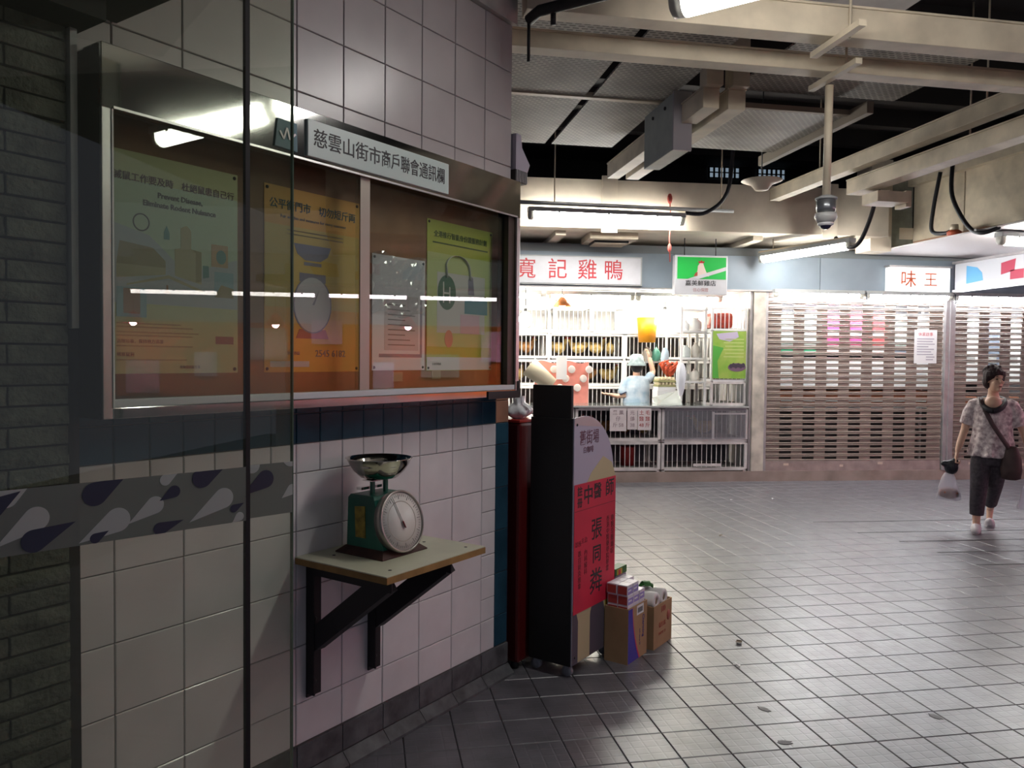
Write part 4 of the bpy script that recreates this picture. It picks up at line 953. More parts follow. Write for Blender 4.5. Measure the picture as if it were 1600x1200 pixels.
# ------------------------------------------------------------------ roller shutters
def build_shutters():
    pitch = 0.0735; z0 = 0.262; n = 29
    slot_c = [0.235 + 0.3135 * k for k in range(7)]
    def slat_mesh(L, slots):
        b = MB()
        pr = [(0.002, 0.0), (-0.012, 0.001), (-0.019, 0.006), (-0.021, 0.011), (-0.018, 0.016), (-0.006, 0.0195), (0.002, 0.0195)]
        b.loft([[(x, y, z) for y, z in pr] for x in (0, L)], smooth=False)
        b.loft([[(x, y, z + 0.0525) for y, z in pr] for x in (0, L)], smooth=False)
        edges = [0.0]
        for c in slots:
            edges += [c - 0.082, c + 0.082]
        edges.append(L)
        for a, d in zip(edges[0::2], edges[1::2]):
            b.box(a, d, -0.004, 0.002, 0.0201, 0.0524)
        me = b.mesh('shutter_slat'); me.materials.append(M_SLAT)
        return me
    for k, (x0, L, lab) in enumerate(((-0.04, 2.43, 'brown slotted roller shutter beside the white post, with a paper notice on it'),
                                      (2.55, 2.43, 'brown slotted roller shutter behind the walking woman'))):
        e = thing('roller_shutter', lab, 'shutter', FAR, (x0, 0.03, 0.132))
        me = slat_mesh(L, [c + 0.04 for c in slot_c])
        for q in range(n):
            put('slat', me, None, e, loc=(0, 0, z0 - 0.132 + q * pitch))
        MB().box(0, L, -0.018, 0.012, 0.0, z0 - 0.132 - 0.001).build('bottom_rail', mat('shutter_bottom_rail', (0.36, 0.29, 0.27), 0.45, metal=0.2, var=0.2), e, bevel=0.004)
        MB().box(-0.0, L, -0.02, 0.02, z0 - 0.132 + n * pitch, 2.31).build('top_rail', M_SLAT, e)
        for q, (sx, sz) in enumerate(((0.25, 0.07), (1.02, 0.05), (1.55, 0.08))):
            MB().box(sx, sx + 0.07 - 0.02 * (q == 1), -0.0195, -0.0185, sz, sz + 0.03).build('sticker', mat('sticker_pale', (0.62, 0.50, 0.42), 0.6), e)
    r = Asm('shutter_rail', 'grey steel guide rail between the two roller shutters', 'rail', FAR, (2.46, 0.0, 0.132))
    r.part('rail', M_GALV, MB().box(2.402, 2.455, -0.02, 0.06, 0.132, 2.44).box(2.4555, 2.53, -0.035, 0.06, 0.132, 2.44), bevel=0.004)
    # notice paper
    p = Asm('paper_notice', 'white printed notice taped to the shutter beside the guide rail', 'notice', FAR, (2.15, 0.0, 1.54))
    p.part('paper', M_WHITE, MB().box(1.98, 2.30, 0.008, 0.0095, 1.545, 1.985))
    p.text('休業啟事', 0.052, mat('notice_red', (0.55, 0.10, 0.12), 0.6), 2.14, 0.0078, 1.925)
    for k in range(9):
        L = [0.24, 0.22, 0.25, 0.16, 0.24, 0.20, 0.23, 0.12, 0.10][k]
        xa = 2.02 if k < 7 else 2.15
        p.part('print', mat('notice_grey', (0.42, 0.40, 0.46), 0.6), MB().box(xa, xa + L, 0.0072, 0.0078, 1.86 - k * 0.034, 1.874 - k * 0.034))
    # goods inside, seen through the slots
    cols = {'w': mat('goods_white', (0.80, 0.82, 0.84), 0.5), 'p': mat('goods_pink', (0.60, 0.06, 0.22), 0.5), 'g': mat('goods_green', (0.06, 0.36, 0.20), 0.5),
            'r': mat('goods_red', (0.60, 0.05, 0.06), 0.5), 'b': mat('goods_brown', (0.24, 0.085, 0.045), 0.6), 'm': mat('goods_mint', (0.50, 0.70, 0.66), 0.5), 's': mat('goods_slate', (0.15, 0.18, 0.24), 0.5)}
    desc = {'w': 'white', 'p': 'magenta pink', 'g': 'green', 'r': 'red', 'b': 'brown', 'm': 'pale mint', 's': 'slate'}
    lev = [(0.96, 0.215, 'bbbbbbb'), (1.215, 0.40, 'wwwwwww'), (1.655, 0.085, 'ggwwwsw'), (1.78, 0.42, 'mmpprmw')]
    sh = Asm('stock_shelf', 'steel stock shelves standing behind the slotted shutter beside the white post', 'shelf', FAR, (1.2, 0.36, 0.132))
    sh.part('upright', M_GALV, MB().box(0.0, 0.03, 0.47, 0.5, 0.132, 2.3)); sh.part('upright', M_GALV, MB().box(2.39, 2.42, 0.47, 0.5, 0.132, 2.3))
    for (z, h, row) in lev:
        sh.part('shelf_board', M_GALV, MB().box(0.0, 2.42, 0.23, 0.469, z - 0.02, z - 0.002))
        for k, c in enumerate(row):
            x = slot_c[k] + 0.12
            w = 0.152 if c in 'wbm' else 0.14
            nm = {'b': 'carton', 'w': 'goods_pack'}.get(c, 'goods_bag')
            o = MB().box(-w, w, -0.12, 0.12, 0, h).build(nm, cols[c], None, bevel=0.012)
            MB().box(-w * 0.6, w * 0.6, -0.1215, -0.1202, h * 0.3, h * 0.45).build('lettering_bar', M_GREYP, o)
            o.location = FAR.w(x, 0.36, z - 0.0015); o.rotation_euler = (0, 0, FAR.rz)
            tag(o, '%s %s on a shelf seen through the shutter slots' % (desc[c], {'carton': 'carton', 'goods_pack': 'pack', 'goods_bag': 'bag'}[nm]), 'goods', 'goods behind the shutter')
    # matching stock behind the second shutter
    for k in range(3):
        for (z, h, c) in ((1.30, 0.85, 'w'), (0.80, 0.3, 'b')):
            o = MB().box(-0.125, 0.125, -0.12, 0.12, 0, h).build('goods_pack', cols[c if k != 1 else 's'], None, bevel=0.012)
            MB().box(-0.08, 0.08, -0.1215, -0.1202, h * 0.3, h * 0.4).build('lettering_bar', M_GREYP, o)
            o.location = FAR.w(2.55 + slot_c[k] + 0.16, 0.36, z); o.rotation_euler = (0, 0, FAR.rz)
            tag(o, '%s pack on a shelf behind the second shutter' % desc[c if k != 1 else 's'], 'goods', 'goods behind the second shutter')
    sh = Asm('stock_shelf', 'steel stock shelves standing behind the second shutter', 'shelf', FAR, (3.7, 0.36, 0.132))
    for z in (1.299, 0.799): sh.part('shelf_board', M_GALV, MB().box(2.56, 4.9, 0.23, 0.469, z - 0.02, z))
    for x in (2.56, 4.87): sh.part('upright', M_GALV, MB().box(x, x + 0.03, 0.47, 0.5, 0.132, 2.3))
    struct('added_dark_board', FAR, (0, 0, 0), MB().box(-0.10, 6, 0.62, 0.66, 0.132, 2.47), mat('slot_darkening_board', (0.05, 0.045, 0.05), 0.8))  # dark board added behind the goods so the lower slots look dark
    mi = mat('inner_stall_tube', (0.9, 0.9, 0.9), 0.4, emit=(0.95, 1.0, 1.0), estr=TUBE * 4)
    tube_light('fluorescent tube inside the closed shutter stall', FAR, (1.2, 0.12, 2.385), 0, 2.2, m=mi, w=0.06, h=0.04)
    tube_light('fluorescent tube inside the second shutter stall', FAR, (3.7, 0.12, 2.385), 0, 2.2, m=mi, w=0.06, h=0.04)
    # tubes under the header in front of the shutters
    for k in range(3):
        tube_light(['cool white tube above the shutter, beside the white post', 'cool white tube above the shutter, under the lit sign', 'cool white tube above the second shutter, under the fruit fascia'][k], FAR, (0.60 + k * 1.235, -0.07, 2.425), 0, 1.21, w=0.06, h=0.055, m=M_TUBEC, group='tubes above the shutters')
        if k < 3:
            o = Asm('tube_hanger', 'small black hook between the tubes above the shutters', 'hook', FAR, (1.22 + k * 1.235, -0.12, 2.33), 'tube hooks')
            o.part('hook', M_CABLE, MB().tube([(1.22 + k * 1.235, -0.12, 2.45), (1.22 + k * 1.235, -0.125, 2.38), (1.23 + k * 1.235, -0.125, 2.34), (1.21 + k * 1.235, -0.125, 2.33)], 0.008, 6))
build_shutters()

# ------------------------------------------------------------------ signs
def build_signs():
    A = Asm('shop_sign', 'long white shop sign board with four red Chinese characters over the poultry stall', 'sign', FAR, (-3.4, -0.03, 2.475))
    A.part('panel', M_WSIGN, MB().box(-5.2, -1.745, -0.055, -0.001, 2.492, 2.822), bevel=0.004)
    A.part('frame', M_GREYP, MB().box(-5.22, -1.725, -0.045, -0.0005, 2.478, 2.4915).box(-5.22, -1.725, -0.045, -0.0005, 2.8225, 2.838).box(-1.7445, -1.725, -0.045, -0.0005, 2.4915, 2.8225).box(-5.22, -5.2005, -0.045, -0.0005, 2.4915, 2.8225))
    for ch, px in (('寬', -3.19), ('記', -2.80), ('雞', -2.425), ('鴨', -2.095)):
        A.text(ch, 0.265, M_RED, px, -0.0555, 2.652, bold=0.001, sx=0.95)
    G = Asm('hanging_sign', 'hanging light-box sign with green field and a rooster picture', 'sign', FAR, (-1.05, -0.27, 2.36))
    gx0, gx1, gz0, gz1 = -1.385, -0.715, 2.365, 2.845
    G.part('box', M_WSIGN, MB().box(gx0, gx1, -0.30, -0.20, gz0, gz1), bevel=0.006)
    G.part('green_field', mat('sign_green', (0.02, 0.42, 0.07), 0.35), MB().box(gx0 + 0.03, gx1 - 0.02, -0.303, -0.3002, gz0 + 0.19, gz1 - 0.022))
    G.text('嘉美鮮雞店', 0.072, M_INK, -1.055, -0.3012, gz0 + 0.135, bold=0.0006, sx=1.1)
    G.text('信心保證', 0.050, mat('sign_faded_red', (0.42, 0.22, 0.22), 0.5), -1.055, -0.3012, gz0 + 0.055)
    cx, cz = -1.05, gz0 + 0.30
    G.part('rooster_body', mat('rooster_cream', (0.62, 0.50, 0.44), 0.5), MB().prism([(cx - 0.09, cz - 0.075), (cx + 0.10, cz - 0.075), (cx + 0.06, cz - 0.02), (cx + 0.035, cz + 0.04), (cx + 0.02, cz + 0.085), (cx - 0.02, cz + 0.085), (cx - 0.045, cz + 0.05), (cx - 0.05, cz - 0.01)], -0.306, -0.3032))
    G.part('rooster_comb', M_RED, MB().prism([(cx - 0.035, cz + 0.086), (cx + 0.03, cz + 0.086), (cx + 0.04, cz + 0.11), (cx + 0.012, cz + 0.105), (cx, cz + 0.125), (cx - 0.015, cz + 0.105), (cx - 0.04, cz + 0.11)], -0.306, -0.3032))
    G.part('rooster_wing', mat('rooster_rust', (0.35, 0.07, 0.04), 0.5), MB().prism([(cx - 0.10, cz - 0.075), (cx - 0.05, cz - 0.075), (cx - 0.05, cz - 0.02), (cx - 0.075, cz - 0.035)], -0.3075, -0.3062).prism([(cx + 0.05, cz - 0.075), (cx + 0.15, cz - 0.055), (cx + 0.08, cz - 0.02)], -0.3075, -0.3062))
    G.part('white_ribbon', M_WSIGN, MB().prism([(gx0 + 0.16, gz0 + 0.19), (gx0 + 0.30, gz0 + 0.19), (gx1 - 0.02, gz0 + 0.30), (gx1 - 0.02, gz0 + 0.345)], -0.3085, -0.3076))
    [G.part('hanger', M_CABLE, MB().tube([(hx, -0.25, gz1), (hx, -0.25, 3.06)], 0.006, 6)) for hx in (-1.25, -0.85)]
    # lit shop sign by the corner
    L = Asm('lit_shop_sign', 'small lit white shop sign with red characters at the corner above the shutter', 'sign', FAR, (1.9, -0.1, 2.46))
    L.part('box', mat('lit_sign_face', (0.85, 0.85, 0.85), 0.4, emit=(0.95, 1.0, 1.0), estr=0.75), MB().box(1.545, 2.38, -0.11, -0.001, 2.475, 2.785), bevel=0.006)
    L.part('top_trim', M_GALV, MB().box(1.53, 2.40, -0.12, -0.001, 2.786, 2.81))
    L.text('味', 0.23, mat('orange_red_ink', (0.60, 0.10, 0.03), 0.5), 1.80, -0.1105, 2.62, bold=0.002)
    L.text('王', 0.20, mat('orange_red_ink', (0, 0, 0)), 2.11, -0.1105, 2.62, bold=0.001)
    # angled fascia of the right-hand row with fruit pictures, running towards the camera
    Fr = Frame((7.50, 9.15, 0), R(-90))
    f = Asm('fruit_fascia', 'white fascia board with blue, red and orange food pictures along the right-hand stalls', 'sign', Fr, (4.5, 0.0, 2.48))
    f.part('board', mat('fascia_white', (0.50, 0.51, 0.54), 0.4), MB().box(0.02, 9.0, 0.0, 0.05, 2.50, 2.83), bevel=0.003)
    f.part('top_rail', M_GALV, MB().box(0.0, 9.0, -0.03, 0.06, 2.8305, 2.86))
    f.part('bottom_rail', M_GALV, MB().box(0.0, 9.0, -0.02, 0.06, 2.47, 2.4995))
    def pic(m, poly): f.part('picture', m, MB().prism(poly, -0.0015, -0.0002))
    for b in (0.0, 2.6, 5.2):
        pic(mat('pic_blue', (0.10, 0.34, 0.58), 0.5), [(0.22 + b, 2.56), (0.50 + b, 2.58), (0.48 + b, 2.68), (0.40 + b, 2.75), (0.22 + b, 2.79)])
        pic(mat('pic_red', (0.40, 0.03, 0.07), 0.5), [(0.78 + b, 2.62), (0.98 + b, 2.65), (1.00 + b, 2.79), (0.78 + b, 2.76)])
        pic(mat('pic_red', (0, 0, 0)), [(0.92 + b, 2.55), (1.12 + b, 2.55), (1.12 + b, 2.66), (0.92 + b, 2.66)])
        pic(mat('pic_orange', (0.55, 0.30, 0.08), 0.5), [(1.32 + b, 2.58), (1.62 + b, 2.58), (1.70 + b, 2.72), (1.55 + b, 2.78), (1.35 + b, 2.74)])
build_signs()

# ------------------------------------------------------------------ poultry stall
def cage(A, x0, x1, y0, y1, z0, z1, fr=0.022, gap=0.055, m=None, bars='front', parent=None, floor=True, br=0.004):
    """frame, front bars and tray of one cage, as three parts of A"""
    m = m or M_CAGE
    b = MB()
    for x in (x0, x1):
        for y in (y0, y1):
            b.bar((x, y, z0), (x, y, z1), fr, fr, (0, 1, 0))
    for z in (z0, z1):
        for y in (y0, y1):
            b.bar((x0 + fr / 2, y, z), (x1 - fr / 2, y, z), fr, fr)
        for x in (x0, x1):
            b.bar((x, y0 + fr / 2, z), (x, y1 - fr / 2, z), fr, fr)
    A.part('cage_frame', m, b, parent=parent)
    b = MB(); n = max(3, int((x1 - x0) / gap))
    for k in range(1, n):
        x = x0 + (x1 - x0) * k / n
        b.bar((x, y0, z0 + fr / 2), (x, y0, z1 - fr / 2), br * 2, br * 2, (0, 1, 0))
    A.part('cage_bars', m, b, parent=parent, kind='stuff')
    if floor:
        A.part('cage_tray', mat('cage_tray_grey', (0.20, 0.19, 0.18), 0.6), MB().box(x0 + fr, x1 - fr, y0 + fr, y1 - fr, z0 + 0.0115, z0 + 0.022), parent=parent)
HENS = []
def hen(x, y, z, rot, m, s=1.0):
    """a small standing bird: body, neck, head, tail in one skin, comb and beak as parts"""
    key = m.name
    root = next((h for k, h in HENS if k == key), None)
    lab = {'hen_brown': 'brown hen crouching behind the bars of the poultry cages', 'hen_tan': 'tan yellow hen crouching behind the bars of the poultry cages', 'hen_dark': 'dark feathered hen crouching behind the bars of the poultry cages'}[key]
    if root is None:
        root = thing('hen', lab, 'hen', FAR, (x, y, z), rot, 'caged hens')
        b = MB()
        b.ell((0, 0, 0.115), (0.115, 0.075, 0.08)).ell((-0.085, 0, 0.15), (0.06, 0.03, 0.05), m=Matrix.Rotation(R(35), 3, 'Y'))
        b.tube([(0.07, 0, 0.13), (0.10, 0, 0.175), (0.115, 0, 0.21)], [0.05, 0.034, 0.028], 10).ell((0.125, 0, 0.222), (0.034, 0.026, 0.028))
        b.tube([(0.02, 0.03, 0.06), (0.02, 0.03, 0.0)], 0.008, 6).tube([(0.02, -0.03, 0.06), (0.02, -0.03, 0.0)], 0.008, 6)
        b.build('body', m, root, remesh=0.011, relax=4)
        MB().prism([(0.105, 0.243), (0.15, 0.243), (0.145, 0.262), (0.135, 0.252), (0.125, 0.268), (0.115, 0.252), (0.107, 0.26)], -0.004, 0.004).build('comb', M_RED, root)
        MB().tube([(0.155, 0, 0.222), (0.178, 0, 0.215)], [0.008, 0.001], 6).build('beak', mat('beak', (0.5, 0.35, 0.1), 0.5), root)
        HENS.append((key, root))
        return
    c = copy_tree(root, FAR.w(x, y, z), FAR.rz + rot)
    c.scale = (s, s, s)
def build_stall():
    # counter: two caged units with a plastic-sheeted top
    T = 0.132
    for k, (xa, xb, lab) in enumerate(((-1.425, -0.285, 'caged counter unit beside the white post with clear sheet front'), (-2.545, -1.435, 'caged counter unit with price papers hung on its front'), (-3.665, -2.555, 'caged counter unit behind the black display stand'), (-4.8, -3.675, 'caged counter unit hidden far along the stall'))):
        A = Asm('cage_counter', lab, 'cage', FAR, ((xa + xb) / 2, 0.35, T))
        cage(A, xa + 0.02, xb - 0.02, 0.02, 0.62, 0.165, 0.50, 0.036, 0.062)
        cage(A, xa + 0.02, xb - 0.02, 0.02, 0.62, 0.545, 0.93, 0.036, 0.062)
        A.part('foot', M_CAGE, MB().box(xa + 0.01, xa + 0.05, 0.01, 0.05, T, 0.147).box(xb - 0.05, xb - 0.01, 0.01, 0.05, T, 0.147).box(xa + 0.01, xa + 0.05, 0.6, 0.64, T, 0.147).box(xb - 0.05, xb - 0.01, 0.6, 0.64, T, 0.147))
        A.part('spacer', M_CAGE, MB().box(xa + 0.004, xb - 0.004, 0.0, 0.04, 0.5185, 0.5265))
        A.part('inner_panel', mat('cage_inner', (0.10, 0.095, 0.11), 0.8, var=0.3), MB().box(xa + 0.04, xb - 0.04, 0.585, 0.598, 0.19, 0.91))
        if k == 0:
            A.part('clear_sheet', glass_mat('cloudy_sheet', (0.86, 0.86, 0.88), 1.5, 0.2, film=0.22, filmcol=(0.6, 0.58, 0.62)), MB().box(xa + 0.03, xb - 0.03, -0.010, -0.007, 0.55, 0.95))
            A.part('tray_lip', M_CAGE, MB().box(xa + 0.42, xb - 0.35, -0.008, 0.0005, 0.20, 0.235))
            A.part('door_stile', M_CAGE, MB().box(xa + 0.66, xa + 0.69, -0.008, 0.0005, 0.55, 0.9)); A.part('door_rail', M_CAGE, MB().box(xa + 0.6905, xb - 0.03, -0.008, 0.0005, 0.865, 0.885))
    top = Asm('counter_top', 'long grey counter top covered with clear plastic over the cages', 'counter', FAR, (-2.5, 0.33, 0.949))
    top.part('slab', mat('counter_grey', (0.42, 0.42, 0.42), 0.3, var=0.2), MB().box(-4.8, -0.285, -0.03, 0.68, 0.9495, 0.972), bevel=0.004)
    top.part('plastic_cover', glass_mat('counter_plastic', (0.9, 0.9, 0.92), 1.5, 0.12, film=0.10, filmcol=(0.7, 0.7, 0.7)), MB().box(-4.8, -0.29, -0.034, 0.675, 0.9725, 0.976))
    # price papers
    mp = mat('price_paper', (0.62, 0.55, 0.56), 0.6, var=0.08)
    mr2 = mat('price_red', (0.38, 0.12, 0.12), 0.6); mk2 = mat('price_grey', (0.32, 0.25, 0.27), 0.6)
    for k, (xa, xb, za, rows, lab) in enumerate(((-2.11, -1.895, 0.655, ('黑 鳳', '仔', '斤 58'), 'grey price paper on the cage front farthest from the post'), (-1.885, -1.755, 0.675, ('光', '鴿', '38'), 'narrow middle price paper hung on the cage front'), (-1.75, -1.575, 0.668, ('土 毛', '雞 雞', '48 斤'), 'price paper with red brush characters nearest the cage divider'))):
        P = Asm('price_paper', lab, 'paper', FAR, ((xa + xb) / 2, -0.02, za))
        P.part('paper', mp, MB().box(xa, xb, -0.0325 - 0.002 * k, -0.0312 - 0.002 * k, za, 0.945))
        for q, r in enumerate(rows):
            P.text(r, 0.062, mr2 if k == 2 else mk2, (xa + xb) / 2, -0.0327 - 0.002 * k, 0.885 - q * 0.078, bold=0.001)
    # rack of cages on the right: deep side shelves and a caged front
    A = Asm('cage_rack', 'white rack of cages beside the post with a green poster on its front', 'rack', FAR, (-0.75, 0.5, 0.972))
    x0, x1 = -0.745, -0.30
    for z0_, z1_ in ((1.95, 2.225), (1.30, 1.93), (0.99, 1.27)):
        cage(A, x0, x1, 0.10, 0.66, z0_, z1_, 0.03, 0.055, m=M_CAGEW if z0_ > 1.2 else M_CAGE)
    for z in (1.27, 1.58, 1.93, 2.21):
        A.part('side_shelf', M_CAGEW, MB().box(-1.10, x0 - 0.02, 0.25, 0.9, z - 0.012, z + 0.012))
    b = MB()
    for x in (-1.10, x0 - 0.03):
        for y in (0.26, 0.89):
            b.bar((x, y, 0.9725), (x, y, 2.25), 0.028, 0.028, (0, 1, 0))
    A.part('upright', M_CAGEW, b)
    P = Asm('green_poster', 'green and yellow food poster with dark eggs hung on the cage rack', 'poster', FAR, (-0.52, 0.08, 1.32))
    P.part('sheet', mat('poster_leafgreen', (0.20, 0.40, 0.05), 0.35, var=0.35, vscale=6, col2=(0.36, 0.46, 0.10)), MB().box(-0.745, -0.30, 0.070, 0.074, 1.325, 1.935))
    P.part('lilac_print', mat('poster_pale_lilac', (0.48, 0.42, 0.56), 0.5), MB().prism([(-0.70, 1.90), (-0.42, 1.93), (-0.40, 1.86), (-0.52, 1.80), (-0.66, 1.83)], 0.0685, 0.0698))
    P.part('green_print', mat('poster_green2', (0.08, 0.36, 0.05), 0.5), MB().prism([(-0.742, 1.33), (-0.66, 1.33), (-0.68, 1.55), (-0.60, 1.72), (-0.742, 1.75)], 0.0685, 0.0698))
    P.part('plate_print', mat('poster_plum2', (0.17, 0.10, 0.15), 0.5), MB().prism([(-0.42 + 0.12 * math.cos(2 * PI * k / 20), 1.47 + 0.055 * math.sin(2 * PI * k / 20)) for k in range(20)], 0.0675, 0.0684))
    for k in range(6):
        P.part('egg_print', mat('egg_dark', (0.06, 0.045, 0.07), 0.4), MB().prism([(-0.50 + 0.033 * k + 0.024 * math.cos(2 * PI * q / 12), 1.485 + 0.012 * (k % 2) + 0.03 * math.sin(2 * PI * q / 12)) for q in range(12)], 0.0662, 0.0674))
    for k in range(6):
        P.part('text_line', mat('poster_lightgreen', (0.50, 0.56, 0.22), 0.5), MB().box(-0.60 + 0.02 * (k % 2), -0.33, 0.0685, 0.0698, 1.60 + 0.045 * k, 1.612 + 0.045 * k))
    # stuff in the top cage of the rack
    o = MB().box(-0.72, -0.42, 0.2, 0.5, 1.972, 2.18); o = off(o, (-0.57, 0.35, 1.972)).build('red_sack', mat('red_sack', (0.42, 0.045, 0.02), 0.5, var=0.3, vscale=20), bevel=0.05)
    o.location = FAR.w(-0.57, 0.35, 1.9725); o.rotation_euler = (0, 0, FAR.rz); tag(o, 'red-orange net sack in the top cage of the white rack', 'sack')
    # packages on the deep side shelves
    for k, (sx, sy, sz, w, h, c) in enumerate(((-1.00, 0.45, 1.942, 0.07, 0.14, (0.75, 0.77, 0.8)), (-0.86, 0.4, 1.942, 0.08, 0.17, (0.62, 0.62, 0.62)), (-0.99, 0.4, 1.592, 0.07, 0.16, (0.55, 0.6, 0.6)), (-0.85, 0.42, 1.592, 0.055, 0.2, (0.7, 0.66, 0.6)), (-0.99, 0.45, 1.282, 0.07, 0.12, (0.45, 0.46, 0.46)), (-0.86, 0.4, 1.282, 0.06, 0.16, (0.66, 0.64, 0.6)))):
        b = MB().loft([[(w * s * math.cos(a), w * 0.8 * s * math.sin(a), z) for a in [2 * PI * q / 14 for q in range(14)]] for s, z in ((0.9, 0), (1.0, h * 0.25), (0.95, h * 0.7), (0.4, h * 0.9), (0.5, h))])
        o = b.build('wrapped_parcel', mat('parcel_%d' % k, c, 0.4, bump=0.4, bscale=20)); o.location = FAR.w(sx, sy, sz)
        tag(o, 'pale plastic-wrapped parcel on the side shelves of the white rack', 'parcel', 'parcels on the rack shelves')
    # back cage racks along the rear wall
    B = Asm('cage_rack', 'white rack of bird cages along the back of the poultry stall', 'rack', FAR, (-2.4, 1.45, 0.132))
    yb0, yb1 = 1.18, 1.70
    for (xa, xb) in ((-4.4, -3.30), (-3.26, -2.72), (-2.68, -1.64), (-1.60, -0.35)):
        for (za, zb) in ((1.58, 1.90), (1.20, 1.53), (0.80, 1.16)):
            cage(B, xa, xb, yb0, yb1, za, zb, 0.034, 0.058, m=M_CAGEW)
    for (xa, xb) in ((-4.4, -3.30), (-3.26, -2.62), (-2.60, -2.10), (-2.08, -1.62)):
        cage(B, xa, xb, yb0 + 0.02, yb1, 1.95, 2.28, 0.034, 0.06, m=M_CAGEW)
    B.part('shelf_plank', M_CAGEW, MB().box(-4.4, -0.35, yb0 - 0.03, yb1, 1.9175, 1.932))
    B.part('upright', M_CAGEW, MB().box(-1.635, -1.605, yb0 - 0.02, yb0 + 0.02, T, 1.9).box(-2.715, -2.685, yb0 - 0.02, yb0 + 0.02, T, 2.3).box(-4.43, -4.405, yb0 - 0.02, yb0 + 0.02, T, 2.3).box(-0.345, -0.32, yb0 - 0.02, yb0 + 0.02, T, 1.9))
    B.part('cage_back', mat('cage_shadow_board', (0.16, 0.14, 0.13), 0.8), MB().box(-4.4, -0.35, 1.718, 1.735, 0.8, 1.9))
    mbn = mat('hen_brown', (0.22, 0.10, 0.03), 0.8, var=0.4, vscale=18); mtn = mat('hen_tan', (0.46, 0.33, 0.12), 0.8, var=0.3, vscale=18); mdk = mat('hen_dark', (0.06, 0.05, 0.045), 0.8)
    for x, z, m, rot in ((-2.53, 1.605, mtn, 0.3), (-2.24, 1.605, mtn, 2.9), (-1.98, 1.605, mtn, 0.2), (-1.78, 1.605, mtn, 1.3), (-2.4, 1.225, mbn, 0.6), (-2.10, 1.225, mbn, 2.9), (-1.80, 1.225, mtn, 0.1), (-3.0, 1.605, mbn, 0.2), (-3.1, 1.225, mtn, 1.0), (-1.3, 1.225, mdk, 0.4), (-0.95, 1.225, mbn, 2.5)):
        hen(x, yb0 + 0.2, z, rot, m, 1.0)
    for x, z, m, rot in ((-1.60, 0.57, mtn, 2.0), (-1.85, 0.57, mbn, 0.3), (-2.15, 0.57, mbn, 2.9), (-2.38, 0.57, mbn, 1.4), (-1.1, 0.57, mdk, 0.3), (-0.78, 0.57, mtn, 2.7), (-0.52, 0.57, mdk, 1.2)):
        hen(x, 0.28, z, rot, m, 1.0)
    o = MB().lathe([(0.0001, 0), (0.085, 0), (0.105, 0.24), (0.11, 0.245), (0.10, 0.235), (0.08, 0.012), (0.0001, 0.012)], 20, closed=True).build('red_bucket', mat('bucket_red', (0.32, 0.02, 0.02), 0.45)); o.location = FAR.w(-1.80, 0.25, 0.1875); tag(o, 'red plastic bucket inside the lower counter cage', 'bucket')
    # hanging orange container with white top
    A = Asm('hanging_bin', 'tall orange plastic bin with white upper part hung over the poultry stall', 'bin', FAR, (-1.34, 1.02, 1.8))
    c = (-1.34, 1.02, 0)
    A.part('bin', mat('bin_orange', (0.72, 0.30, 0.008), 0.4), MB().lathe([(0.0001, 1.80), (0.115, 1.80), (0.145, 2.14), (0.14, 2.142), (0.11, 1.812), (0.0001, 1.812)], 28, c, closed=True))
    A.part('upper_sleeve', M_WHITE, MB().lathe([(0.146, 2.143), (0.152, 2.34), (0.147, 2.34), (0.141, 2.143)], 28, c, closed=True))
    A.part('hanging_cord', M_CABLE, MB().tube([(-1.48, 1.02, 2.335), (-1.34, 1.02, 2.468), (-1.20, 1.02, 2.335)], 0.004, 6))
    # red patterned bag with paper, beige roll
    A = Asm('patterned_bag', 'red and white patterned bag standing on the stall shelf', 'bag', FAR, (-2.62, 0.92, 0.976))
    def rb(u, v):
        return (-2.99 + u * 0.72, 0.50 + 0.07 * math.sin(u * PI) * math.sin(v * PI) * -1, 1.0 + v * 0.52 + 0.02 * math.sin(u * 14) * v)
    b = MB(); b.grid(lambda u, v: (-2.99 + u * 0.72, 0.52 - 0.06 * math.sin(u * PI) * (1 - v * 0.7), 0.977 + v * 0.54 + 0.018 * math.sin(u * 13) * v), 24, 10); b.grid(lambda u, v: (-2.99 + u * 0.72, 0.52 + 0.06 * math.sin(u * PI) * (1 - v * 0.7), 0.977 + v * 0.54 + 0.018 * math.sin(u * 13) * v), 24, 10)
    A.part('bag_body', mat('bag_red', (0.66, 0.24, 0.19), 0.45, var=0.1), b)
    for k in range(9):
        A.part('white_motif', mat('motif_white', (0.8, 0.72, 0.66), 0.5), MB().lathe([(0.0001, 0.002), (0.045, 0.0015), (0.05, 0)], 14, (-2.9 + 0.078 * k, 0.46 - 0.004 * (k % 2), 1.18 + 0.20 * (k % 3) * 0.6), Matrix.Rotation(PI / 2, 3, 'X')))
    A.part('price_sheet', M_WHITE, MB().box(-2.72, -2.58, 0.425, 0.430, 1.29, 1.60))
    o = MB().tube([(-3.10, 0.30, 1.46), (-2.80, 0.26, 1.22)], [0.13, 0.09], 20).build('paper_roll', mat('roll_beige', (0.52, 0.46, 0.33), 0.7)); o2 = o
    for v in o.data.vertices: v.co -= Vector((-2.95, 0.28, 0.976))
    o.location = FAR.w(-2.95, 0.28, 0.976); o.rotation_euler = (0, 0, FAR.rz); tag(o, 'wide beige paper roll leaning by the red patterned bag', 'roll')
